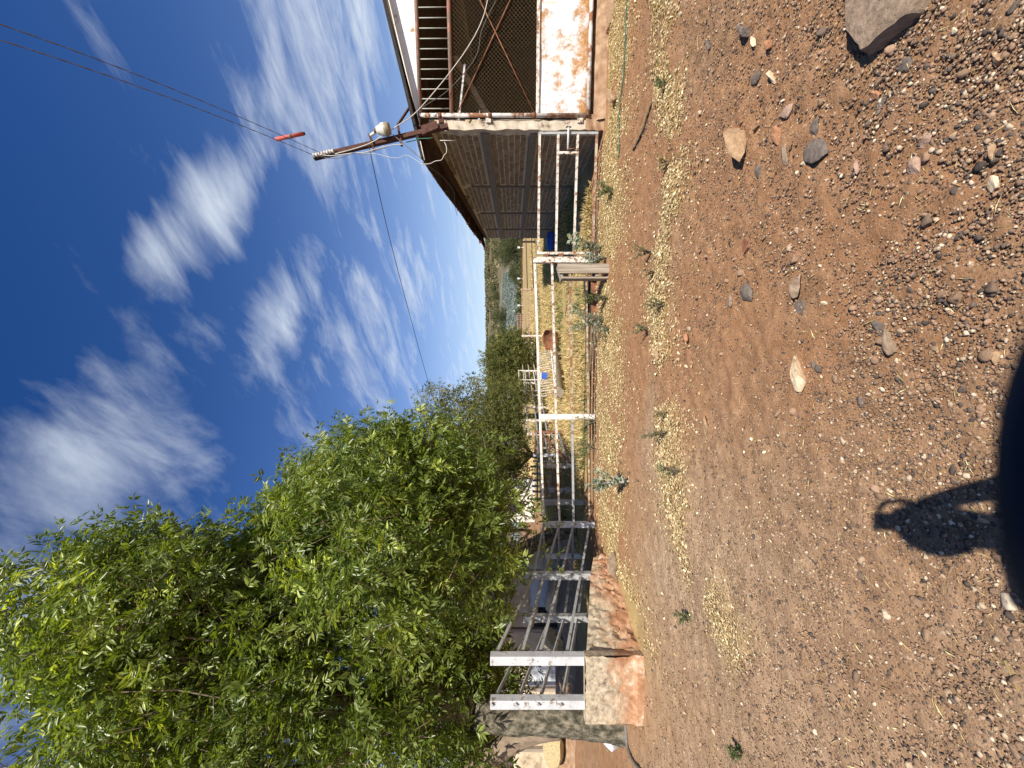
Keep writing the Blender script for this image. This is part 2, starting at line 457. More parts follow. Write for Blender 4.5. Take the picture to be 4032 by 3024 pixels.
M['whitewash'] = m_simple('flaking_whitewash', [(0.30, (0.34, 0.21, 0.11)), (0.40, (0.70, 0.70, 0.66)), (0.7, (0.78, 0.79, 0.78))], 5, 0.85, 0.35, 0.01, detail=9)
M['tin'] = m_simple('corrugated_tin', [(0.3, (0.055, 0.040, 0.030)), (0.7, (0.11, 0.082, 0.062))], 4, 0.75, 0.2, 0.005)
M['wire'] = m_simple('chain_link_wire', [(0.3, (0.16, 0.108, 0.056)), (0.7, (0.25, 0.175, 0.095))], 30, 0.7, 0, 0)
M['dark'] = m_simple('dark_iron', [(0.3, (0.012, 0.011, 0.010)), (0.7, (0.035, 0.03, 0.026))], 20, 0.8, 0.1, 0.002)
M['cable_pale'] = m_simple('pale_cable', [(0.3, (0.45, 0.42, 0.36)), (0.7, (0.62, 0.59, 0.52))], 30, 0.7, 0, 0)
M['cable_grey'] = m_simple('grey_cable', [(0.3, (0.10, 0.09, 0.085)), (0.7, (0.20, 0.185, 0.17))], 30, 0.7, 0, 0)
M['cable_black'] = m_simple('black_cable', [(0.3, (0.02, 0.02, 0.022)), (0.7, (0.05, 0.05, 0.052))], 30, 0.7, 0, 0)
M['hose_green'] = m_simple('green_hose', [(0.3, (0.02, 0.085, 0.05)), (0.7, (0.035, 0.13, 0.08))], 20, 0.6, 0, 0)
M['redpipe'] = m_simple('faded_red_plastic', [(0.3, (0.40, 0.07, 0.055)), (0.7, (0.55, 0.13, 0.10))], 12, 0.6, 0, 0)
M['ceramic'] = m_simple('glazed_ceramic', [(0.3, (0.45, 0.43, 0.40)), (0.7, (0.62, 0.60, 0.57))], 20, 0.3, 0, 0, spec=0.5)
M['enamel'] = m_simple('cream_enamel', [(0.3, (0.55, 0.53, 0.42)), (0.7, (0.68, 0.66, 0.55))], 9, 0.45, 0.05, 0.002, spec=0.5)
M['lens_plastic'] = m_simple('yellowed_lens', [(0.3, (0.24, 0.20, 0.13)), (0.7, (0.34, 0.29, 0.20))], 9, 0.35, 0, 0, spec=0.5)
M['bark'] = m_simple('grey_bark', [(0.32, (0.030, 0.028, 0.018)), (0.46, (0.085, 0.078, 0.052)), (0.58, (0.19, 0.165, 0.12)), (0.75, (0.30, 0.265, 0.20))], 16, 0.95, 1.0, 0.04, detail=10, stretch=(1, 1, 0.6))
M['bark_pale'] = m_simple('pale_bark', [(0.3, (0.14, 0.10, 0.07)), (0.7, (0.30, 0.235, 0.165))], 12, 0.95, 0.6, 0.01, stretch=(1, 1, 0.4))
M['wood'] = m_simple('weathered_wood', [(0.3, (0.16, 0.125, 0.095)), (0.55, (0.33, 0.275, 0.215)), (0.75, (0.45, 0.39, 0.32))], 12, 0.9, 0.5, 0.006, detail=8, stretch=(3, 3, 0.12))
M['ash'] = m_leaf('ash_leaf', (0.060, 0.098, 0.014), (0.150, 0.202, 0.032), (0.300, 0.345, 0.080), 0.42, 0.36, 0.55)
M['mesq'] = m_leaf('olive_leaf', (0.055, 0.070, 0.018), (0.120, 0.130, 0.036), (0.220, 0.200, 0.062), 0.35, 0.6, 0.3)
M['far_leaf'] = m_leaf('far_leaf', (0.045, 0.058, 0.024), (0.092, 0.105, 0.045), (0.165, 0.160, 0.075), 0.25, 0.7, 0.2)
M['grey_leaf'] = m_leaf('grey_green_leaf', (0.16, 0.20, 0.15), (0.27, 0.315, 0.24), (0.45, 0.48, 0.38), 0.25, 0.6, 0.3)
M['weed_leaf'] = m_leaf('weed_leaf', (0.060, 0.095, 0.035), (0.11, 0.155, 0.055), (0.20, 0.24, 0.10), 0.3, 0.6, 0.3)
M['dry_weed'] = m_leaf('dry_weed', (0.28, 0.22, 0.11), (0.40, 0.32, 0.17), (0.52, 0.43, 0.26), 0.25, 0.7, 0.2)
M['agave'] = m_leaf('agave_leaf', (0.10, 0.125, 0.105), (0.16, 0.19, 0.162), (0.235, 0.265, 0.23), 0.05, 0.6, 0.3)
M['scrub'] = m_leaf('scrub_leaf', (0.085, 0.085, 0.042), (0.150, 0.140, 0.076), (0.28, 0.225, 0.13), 0.15, 0.8, 0.1)
M['straw'] = m_leaf('dry_straw', (0.34, 0.25, 0.115), (0.54, 0.415, 0.205), (0.70, 0.575, 0.33), 0.25, 0.75, 0.2)
M['litter'] = m_leaf('dry_leaf', (0.29, 0.195, 0.095), (0.53, 0.405, 0.225), (0.72, 0.60, 0.39), 0.2, 0.7, 0.2)
M['pebble'] = m_tint('pebble', [(0.0, (0.070, 0.056, 0.048)), (0.20, (0.130, 0.102, 0.083)), (0.32, (0.225, 0.145, 0.092)), (0.62, (0.290, 0.190, 0.120)), (0.76, (0.37, 0.225, 0.145)), (0.90, (0.42, 0.315, 0.21)), (1.0, (0.70, 0.58, 0.42))], 0.95, 0.5, 160, var=.4)


def m_stone(name, a, b_, c):
    return m_simple(name, [(0.28, a), (0.5, b_), (0.74, c)], 34, 0.95, 0.8, 0.012, detail=10)


M['st_grey'] = m_stone('grey_stone', (0.165, 0.115, 0.078), (0.25, 0.180, 0.124), (0.36, 0.265, 0.188))
M['st_dark'] = m_stone('dark_stone', (0.085, 0.066, 0.054), (0.14, 0.112, 0.092), (0.215, 0.172, 0.138))
M['st_tan'] = m_stone('tan_stone', (0.22, 0.135, 0.075), (0.34, 0.22, 0.125), (0.45, 0.315, 0.19))
M['st_cream'] = m_stone('cream_stone', (0.42, 0.29, 0.17), (0.60, 0.46, 0.30), (0.70, 0.58, 0.42))
M['st_pink'] = m_stone('pink_stone', (0.22, 0.135, 0.095), (0.345, 0.225, 0.165), (0.47, 0.34, 0.26))
M['st_orange'] = m_stone('orange_stone', (0.22, 0.095, 0.045), (0.34, 0.165, 0.085), (0.45, 0.25, 0.14))

# ------------------------------------------------------------------ the ground: one sheet out to the hills
BAND2 = [on_ground(X, Y) for X, Y in ((2600, -500), (2615, 0), (2625, 330), (2655, 560), (2650, 800), (2600, 1100), (2590, 1320), (2625, 1560), (2640, 1800), (2680, 2050), (2760, 2250), (2860, 2480), (2930, 2600))]
BAND1 = [on_ground(X, Y) for X, Y in ((2420, -300), (2425, 300), (2415, 700), (2405, 1000), (2400, 1300), (2400, 1700), (2405, 2000), (2440, 2250), (2490, 2420))]


def pl_dist(x, y, line):
    """distance to a polyline on the ground and the sign of the side"""
    best = np.full(np.shape(x), 1e9)
    for a, b in zip(line[:-1], line[1:]):
        ax, ay, bx, by = a.x, a.y, b.x, b.y
        dx, dy = bx - ax, by - ay; l2 = dx * dx + dy * dy
        t = np.clip(((x - ax) * dx + (y - ay) * dy) / l2, 0, 1)
        best = np.minimum(best, np.hypot(x - ax - t * dx, y - ay - t * dy))
    return best


HP = np.array([(-100, 0), (62, 0), (90, -0.1), (110, 0.5), (170, 4.0), (230, 8.0), (300, 13.5), (420, 24.5), (520, 34), (600, 40.5), (700, 45), (900, 42), (2000, 35)], float)


def gz(x, y):
    x = np.asarray(x, float); y = np.asarray(y, float)
    z = 0.045 * (fbm(x * 0.8 + 5, y * 0.8, 4) - 0.5) + 0.022 * (fbm(x * 5, y * 5, 3) - 0.5)
    near = sstep(0.2, 3.0, y)
    z = z * (0.5 + 0.5 * near)
    z = z + 0.030 * np.exp(-(pl_dist(x, y, BAND2) / 0.28) ** 2) * sstep(-6, -2, x)
    z = z + 0.05 * np.exp(-((y - 6.6) / 0.55) ** 2) * sstep(-3.2, -2.4, x) * (1 - sstep(3.5, 4.5, x))
    far = np.interp(y, HP[:, 0], HP[:, 1])
    und = sstep(280, 450, y)
    far = far + und * (x * 0.010 + 7 * (fbm(x * 0.006 + 3, y * 0.006, 4) - 0.5) + 2.5 * (fbm(x * 0.03, y * 0.03, 3) - 0.5))
    return z * (1 - sstep(60, 90, y)) + far


def gzs(x, y): return float(gz(np.array([x]), np.array([y]))[0])


def axis_pts(lo, hi, c0, c1, step, grow):
    a = list(np.arange(c0, c1 + 1e-6, step)); s = step
    while a[-1] < hi: s *= grow; a.append(a[-1] + s)
    s = step; b = []
    p = c0
    while p > lo: s *= grow; p -= s; b.append(p)
    return np.array(b[::-1] + a)


def build_ground():
    xs = axis_pts(-900, 900, -3.4, 3.4, 0.024, 1.035); ys = axis_pts(-60, 1500, 0.7, 4.2, 0.024, 1.025)
    X, Y = np.meshgrid(xs, ys); x = X.ravel(); y = Y.ravel()
    nx, ny = len(xs), len(ys)
    z = gz(x, y)
    # clods and small hollows close to the camera
    clo = sstep(0.4, 0.9, fbm(x * 14, y * 14, 3)) * 0.014 + (vnoise(x * 33, y * 33) - 0.5) * 0.010
    z = z + clo * (1 - sstep(5, 9, y))
    i = np.arange(nx * ny).reshape(ny, nx)
    Fc = np.stack([i[:-1, :-1].ravel(), i[:-1, 1:].ravel(), i[1:, 1:].ravel(), i[1:, :-1].ravel()], 1)
    b2 = pl_dist(x, y, BAND2)
    n = fbm(x * 1.5, y * 1.5, 4)
    track = sstep(3.9, 4.4, y) * (1 - sstep(5.9, 6.6, y))
    red = np.clip(np.exp(-((y - 5.0) / 0.9) ** 2) * 1.0 + sstep(0.45, 0.6, fbm(x * 0.7 + 9, y * 0.7, 3)) * 0.8 + 0.6 * np.exp(-((x - 0.2) / 0.9) ** 2 - ((y - 2.9) / 0.9) ** 2), 0, 1)
    pale = np.clip(sstep(0.3, -1.6, x) * (1 - sstep(4.0, 6, y)) + sstep(1.35, 1.0, y) * 0.7 + 0.9 * np.exp(-((x + 0.3) / 0.5) ** 2 - ((y - 4.35) / 0.14) ** 2), 0, 1)
    straw = sstep(7.4, 8.3, y + 0.8 * (n - 0.5)) * (1 - sstep(62, 70, y)) * np.clip(0.5 + 1.0 * fbm(x * 0.5, y * 0.5, 4), 0, 1)
    straw = straw * sstep(-6.5, -4.5, x + 0.08 * y)
    grit = np.clip(1.0 - 0.55 * np.exp(-((x + 0.1) / 0.9) ** 2 - ((y - 3.0) / 0.9) ** 2), 0, 1) * (1 - sstep(3.6, 5.4, y) * 0.75) * (1 - sstep(7, 9, y))
    hill = sstep(66, 74, y)
    agv = sstep(104, 109, y) * (1 - sstep(218, 228, y + 10 * (fbm(x * 0.02, y * 0.02, 3) - 0.5))) * sstep(-60, -50, x) * (1 - sstep(.285, .30, x / np.maximum(y, 1) + .03 * (fbm(x * .03, y * .03, 2) - .5)))
    agv = np.maximum(agv, 0.8 * sstep(236, 242, y) * (1 - sstep(272, 282, y)) * sstep(0.30, 0.4, fbm(x * 0.02 + 4, y * 0.02, 2)) * (1 - sstep(.25, .27, x / np.maximum(y, 1))))
    straw = np.maximum(straw, .55 * np.exp(-(b2 / .24) ** 2) * sstep(.42, .6, fbm(x * 2.2 + 11, y * 2.2 + 5, 4)))
    straw = np.maximum(straw, .8 * np.exp(-(pl_dist(x, y, BAND1) / .55) ** 2) * sstep(.34, .5, fbm(x * 2.2 + 11, y * 2.2 + 5, 4)))
    o = make('ground', np.stack([x, y, z], 1), Fc, M['ground'], smooth=True,
             attrs=dict(red=red, pale=pale, straw=straw, grit=grit, hill=hill, agave=agv))
    tag(o, 'reddish brown dirt yard with gravel, straw field and brushy hills beyond', kind='structure')


build_ground()


# ------------------------------------------------------------------ the barn (own space: x along the front, y into the depth)
BARN_O = Vector((4.38, 6.64, 0)); BARN_ROT = -math.atan2(0.1806, 0.9835)
WALL_L = 9.9


def barn_pt(x, y, z): return Vector((BARN_O.x + 0.9835 * x + 0.1806 * y, BARN_O.y - 0.1806 * x + 0.9835 * y, z))


def build_barn():
    t = thing('barn', 'open fronted brick barn with corrugated roof and rusty mesh gate', 'barn', BARN_O, BARN_ROT)
    r = random.Random(5)
    # side wall: mortar core with bricks proud of it, two concrete bands and thin columns
    g = G(); g.add([(0.02, 0.1, -0.3), (0.02, WALL_L, -0.3), (0.02, WALL_L, 2.66), (0.02, 0.1, 3.02),
                    (0.2, 0.1, -0.3), (0.2, WALL_L, -0.3), (0.2, WALL_L, 2.66), (0.2, 0.1, 3.02)],
                   [(0, 3, 2, 1), (4, 5, 6, 7), (0, 4, 7, 3), (1, 2, 6, 5), (3, 7, 6, 2), (0, 1, 5, 4)])
    core = g.make('side_wall', M['mortar'], t)
    cols = [3.07, 5.67, 8.04]
    bands = [(1.13, 1.27), (1.97, 2.13)]
    tmpl = G()
    for k in range(4): pass
    meshes = []
    for k in range(6):
        q = random.Random(k); V = []
        w, h, dp = 0.196, 0.092, 0.035
        for zz in (-1, 1):
            for yy in (-1, 1):
                V.append((0.0, yy * w / 2 + q.uniform(-.006, .006), zz * h / 2 + q.uniform(-.005, .005)))
                V.append((-dp * q.uniform(.12, .32), yy * (w / 2 - .008) + q.uniform(-.005, .005), zz * (h / 2 - .007) + q.uniform(-.004, .004)))
        Fc = [(1, 3, 7, 5), (0, 2, 3, 1), (4, 5, 7, 6), (0, 1, 5, 4), (2, 6, 7, 3)]
        me = bpy.data.meshes.new('brick'); me.from_pydata(V, [], Fc); me.materials.append(M['brick'])
        a = me.attributes.new('tint', 'FLOAT', 'POINT'); a.data.foreach_set('value', np.full(8, q.random(), np.float32))
        meshes.append((me, V, Fc))
    spots = []
    z = 0.02; row = 0
    while z < 3.0:
        zc = z + 0.055
        if not any(b0 - 0.03 < zc < b1 + 0.03 for b0, b1 in bands):
            y = 0.2 + (0.11 if row % 2 else 0)
            while y < WALL_L - 0.1:
                top = 3.02 - 0.36 * (y - 0.1) / 9.8
                if zc < top - 0.06 and not any(abs(y - c) < 0.13 for c in cols): spots.append((y, zc + r.uniform(-.006, .006)))
                y += 0.218
        z += 0.108; row += 1
    # the bricks that show largest (nearest, clear of the gate) are single pieces
    spots.sort(key=lambda s: s[0] + (4 if s[1] < 1.05 else 0))
    rest = G(); tint = []
    for n, (y, zc) in enumerate(spots):
        me, V, Fc = meshes[r.randrange(6)]
        if n < 300:
            b = bpy.data.objects.new('brick', me); C.objects.link(b); b.parent = core
            b.location = (0.02, y, zc); b.rotation_euler = (r.uniform(-.03, .03), 0, r.uniform(-.02, .02))
        else:
            rest.add([(0.02 + p[0], y + p[1], zc + p[2]) for p in V], Fc); tint += [r.random()] * 8
    tag(rest.make('brick_rows', M['brick'], core, attrs=dict(tint=tint)), kind='stuff')
    for b0, b1 in bands: G().box((-0.004, (0.1 + WALL_L) / 2, (b0 + b1) / 2), (0.05, WALL_L - 0.1, b1 - b0), jit=.004).make('concrete_band', M['concrete'], t)
    for c in cols: G().box((-0.002, c, 1.3), (0.04, 0.09, 2.6), jit=.004).make('column', M['concrete'], t)
    # other walls and inside
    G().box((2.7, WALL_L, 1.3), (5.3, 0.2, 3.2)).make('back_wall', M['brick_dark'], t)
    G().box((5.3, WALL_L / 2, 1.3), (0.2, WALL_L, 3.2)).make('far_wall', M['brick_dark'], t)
    # corner pier, broken plaster
    V = []; n = 26; q = random.Random(9)
    for i in range(n + 1):
        zz = 0.0 + 2.72 * i / n
        e = 0.016
        chip = -0.045 if 21 <= i <= 22 else 0.0
        for cx, cy in ((-0.012, -0.02), (0.135 + chip, -0.02), (0.135, 0.2), (-0.012, 0.2)):
            V.append((cx + q.uniform(-e, e), cy + q.uniform(-e, e) * 0.6, zz + q.uniform(-.02, .02)))
    Fc = [(i * 4 + k, i * 4 + (k + 1) % 4, (i + 1) * 4 + (k + 1) % 4, (i + 1) * 4 + k) for i in range(n) for k in range(4)] + [tuple(range(n * 4, n * 4 + 4))]
    make('pier', V, Fc, M['plaster'], t)
    V = []
    for i in range(7):
        zz = -0.1 + 0.42 * i / 6
        for cx, cy in ((-0.03, -0.05), (0.20, -0.05), (0.2, 0.2), (-0.03, 0.2)):
            V.append((cx + q.uniform(-.02, .02), cy + q.uniform(-.02, .02), zz))
    make('pier_foot', V, [(i * 4 + k, i * 4 + (k + 1) % 4, (i + 1) * 4 + (k + 1) % 4, (i + 1) * 4 + k) for i in range(6) for k in range(4)] + [(24, 25, 26, 27)], M['clay'], t)
    # kerb under the gate
    V = []; nk = 24
    for i in range(nk + 1):
        x = 0.12 + 5.1 * i / nk
        for cy, cz in ((-0.16, -0.1), (-0.10 + q.uniform(-.03, .02), 0.13 + q.uniform(-.02, .02)), (0.0, 0.20 + q.uniform(-.012, .012)), (0.25, 0.20), (0.25, -0.1)):
            V.append((x, cy, cz))
    make('threshold', V, [(i * 5 + k, (i + 1) * 5 + k, (i + 1) * 5 + k + 1, i * 5 + k + 1) for i in range(nk) for k in range(4)], M['clay'], t)
    # whitewashed gable strip above the gate
    V = []; ng = 16
    for i in range(ng + 1):
        x = 0.04 + 5.2 * i / ng
        top = 3.16 + min(x, 5.2 - x) * 0.255
        V += [(x, -0.03, 3.16 + q.uniform(-.006, .004)), (x, -0.03, top - 0.02), (x, 0.06, top - 0.02), (x, 0.06, 3.16)]
    make('gable_strip', V, [(i * 4 + k, (i + 1) * 4 + k, (i + 1) * 4 + (k + 1) % 4, i * 4 + (k + 1) % 4) for i in range(ng) for k in range(4)], M['whitewash'], t)
    # corrugated roof: ridge along the middle, the back a little lower
    ny = 560; xs = [-0.55, 0.6, 1.6, 2.65, 3.7, 5.8]
    V = []
    for j in range(ny + 1):
        y = -0.12 + (WALL_L + 0.4) * j / ny; k = j / ny
        wave = 0.012 * math.sin(y * 2 * math.pi / 0.076)
        for x in xs:
            xx = x if x > 0 else -0.52 + 0.21 * k + q.uniform(-.01, .01)
            zr = 3.13 + (min(xx + 0.5, 5.8 - xx)) * 0.215 - 0.34 * k
            V.append((xx, y, zr + wave + 0.018 * math.sin(y * 1.3 + xx)))
    nxs = len(xs)
    make('roof', V, [(j * nxs + i, j * nxs + i + 1, (j + 1) * nxs + i + 1, (j + 1) * nxs + i) for j in range(ny) for i in range(nxs - 1)], M['tin'], t, smooth=True)
    # roof edge: two rows of clay-stained metal flashing over the front, dark
    G().bar((-0.5, -0.16, 3.10), (2.65, -0.16, 3.80), 0.07, 0.05).make('barge_board', M['dark'], t)
    for k in range(7):
        y = 0.25 + k * 1.6
        dz = -0.34 * y / 10.2
        G().bar((-0.46, y, 3.09 + dz), (2.65, y, 3.74 + dz), 0.06, 0.10).make('rafter', M['rust_dark'], t)
    G().bar((-0.02, 0.0, 3.06), (-0.02 + .1, WALL_L, 2.70), 0.16, 0.10).make('wall_plate', M['rust_dark'], t)
    g = G(); g.bar((0.02, 3.9, 2.75), (0.02, 3.9, 2.95), .03); g.bar((-.35, 3.9, 2.93), (0.02, 3.9, 2.78), .025)
    g.make('eave_bracket', M['rust_dark'], t)
    # mesh gate in its pipe frame, rusty sheet below
    gx0, gx1 = 0.19, 2.64
    gate = thing('mesh_gate', 'wide chain link barn gate with rusted white sheet along its foot', 'gate', BARN_O, BARN_ROT)
    fy = -0.06

    def pipe(nm, a, b, rad, mat): return G().tube([a, b], rad, 12).make(nm, M[mat], gate, True)
    pipe('hinge_post', (gx0, fy, 0.27), (gx0, fy, 3.16), 0.036, 'gate_pipe')
    pipe('hinge_post', (gx1, fy, 0.27), (gx1, fy, 3.16), 0.036, 'gate_pipe')
    pipe('top_pipe', (gx0, fy, 3.13), (gx1, fy, 3.13), 0.032, 'rust_pipe')
    pipe('middle_pipe', (gx0, fy, 2.60), (gx1, fy, 2.60), 0.034, 'rust_pipe')
    pipe('foot_pipe', (gx0, fy, 0.285), (gx1, fy, 0.285), 0.034, 'gate_pipe')
    G().box(((gx0 + gx1) / 2, fy + 0.005, 1.145), (gx1 - gx0, 0.05, 0.05)).make('sheet_rail', M['white_rusty'], gate)
    for k in range(16):
        x = gx0 + 0.105 + k * 0.148
        if x < gx1 - .03: G().tube([(x, fy, 2.60), (x + random.uniform(-.004, .004), fy, 3.13)], 0.0085, 6).make('grille_bar', M['bar_grey'], gate, True)
    g = G()  # the sheet with a stiffening bead near its edges
    nx_, nz_ = 34, 14; V = []
    for i in range(nx_ + 1):
        for j in range(nz_ + 1):
            x = gx0 + 0.03 + (gx1 - gx0 - 0.06) * i / nx_; zz = 0.31 + 0.81 * j / nz_
            V.append((x, fy + 0.02 + 0.007 * math.sin(x * 5 + zz * 3) + q.uniform(-.0025, .0025) - (0.010 if j in (1, nz_ - 1) else 0), zz))
    sheet = make('sheet_panel', V, [(i * (nz_ + 1) + j, (i + 1) * (nz_ + 1) + j, (i + 1) * (nz_ + 1) + j + 1, i * (nz_ + 1) + j + 1) for i in range(nx_) for j in range(nz_)], M['sheet'], gate, True)
    g = G()
    x0, x1, z0, z1 = gx0 + 0.03, gx1 - 0.03, 1.16, 2.58; p = 0.0655
    c = x0 - (z1 - z0)
    while c < x1 + (z1 - z0):   # wires running up to the right, then up to the left
        for s in (1, -1):
            pts = []
            for zz in (z0, z1):
                x = c + (zz - z0) * s if s > 0 else c + (z1 - z0) + (z0 - zz)
                pts.append([x, zz])
            (xa, za), (xb, zb) = pts
            if s > 0: xa, za, xb, zb = c, z0, c + (z1 - z0), z1
            else: xa, za, xb, zb = c + (z1 - z0), z0, c, z1
            def clip(xa, za, xb, zb):
                dx, dz = xb - xa, zb - za; t0, t1 = 0, 1
                for lo, hi in ((x0, x1),):
                    ta, tb = (lo - xa) / dx, (hi - xa) / dx
                    if ta > tb: ta, tb = tb, ta
                    t0, t1 = max(t0, ta), min(t1, tb)
                return None if t1 <= t0 else (xa + dx * t0, za + dz * t0, xa + dx * t1, za + dz * t1)
            k = clip(xa, za, xb, zb)
            if k: g.tube([(k[0], fy + 0.012 + s * 0.002, k[1]), (k[2], fy + 0.012 + s * 0.002, k[3])], 0.0018, 4, False)
        c += p
    tag(g.make('chain_link_mesh', M['wire'], gate), kind='stuff')
    for a, b in (((gx0, 2.52), (gx1, 1.18)), ((gx0, 1.18), (gx1, 2.52))):
        G().tube([(a[0], fy - .012, a[1]), (b[0], fy - .012 - (.018 if a[1] < 2 else 0), b[1])], 0.0105, 8).make('cross_brace', M['rust'], gate, True)
    for zz in (2.78, 1.98, 0.42):
        G().box((gx0 - 0.055, fy + .02, zz), (0.10, 0.05, 0.085)).make('hinge', M['rust_dark'] if zz > 2.5 else M['white_rusty'], gate)
    for zz in (2.80, 1.95, 1.2):
        G().tube([(gx0, fy, zz - .03), (gx0, fy, zz + .03)], 0.044, 12).make('collar', M['rust'], gate, True)
    # slanting beam and things seen inside through the mesh
    bm = G().bar((0.3, 1.5, 1.75), (2.9, 3.2, 2.95), 0.10, 0.12).make('timber_beam', M['wood'], None)
    bm.parent = t
    # long tin strip lamp tube hanging inside
    lp = G().bar((0.26, 0.25, 2.52), (1.15, 0.3, 2.40), 0.035, 0.03); lp.make('tube_batten', M['galv_white'], t)


M['brick_dark'] = m_simple('shade_dark_brick', [(0.3, (0.028, 0.022, 0.017)), (0.7, (0.055, 0.043, 0.033))], 8, 0.95, 0.3, 0.01)  # inner walls coloured near black, so the barn's inside shade is in the colour
M['clay'] = m_simple('clay_render', [(0.3, (0.20, 0.115, 0.065)), (0.5, (0.32, 0.20, 0.118)), (0.75, (0.46, 0.335, 0.22))], 7, 0.95, 0.6, 0.015, detail=9)
M['gate_pipe'] = m_paint('pale_gate_pipe', (0.60, 0.58, 0.55), (0.28, 0.125, 0.055), 0.46, 4.0)
M['rust_pipe'] = m_paint('red_oxide_pipe', (0.30, 0.125, 0.085), (0.22, 0.15, 0.11), 0.5, 5.0)
M['bar_grey'] = m_simple('grey_green_bar', [(0.3, (0.28, 0.29, 0.24)), (0.7, (0.42, 0.43, 0.37))], 20, 0.7, 0, 0)
build_barn()


# ------------------------------------------------------------------ power mast on the barn corner, its lamp and wires
def wobble(a, b, n, amp, seed, sag=0.0):
    q = random.Random(seed); a = Vector(a); b = Vector(b); out = []
    for i in range(n + 1):
        t = i / n; p = a.lerp(b, t); p.z -= sag * 4 * t * (1 - t)
        if 0 < i < n: p += Vector((q.uniform(-amp, amp), q.uniform(-amp, amp), q.uniform(-amp, amp)))
        out.append(p)
    return out


def smooth_path(pts, n=6):
    pts = [Vector(p) for p in pts]; out = []
    for i in range(len(pts) - 1):
        p0 = pts[max(i - 1, 0)]; p1 = pts[i]; p2 = pts[i + 1]; p3 = pts[min(i + 2, len(pts) - 1)]
        for k in range(n):
            t = k / n
            out.append(0.5 * ((2 * p1) + (p2 - p0) * t + (2 * p0 - 5 * p1 + 4 * p2 - p3) * t * t + (3 * p1 - p0 - 3 * p2 + p3) * t ** 3))
    out.append(pts[-1]); return out


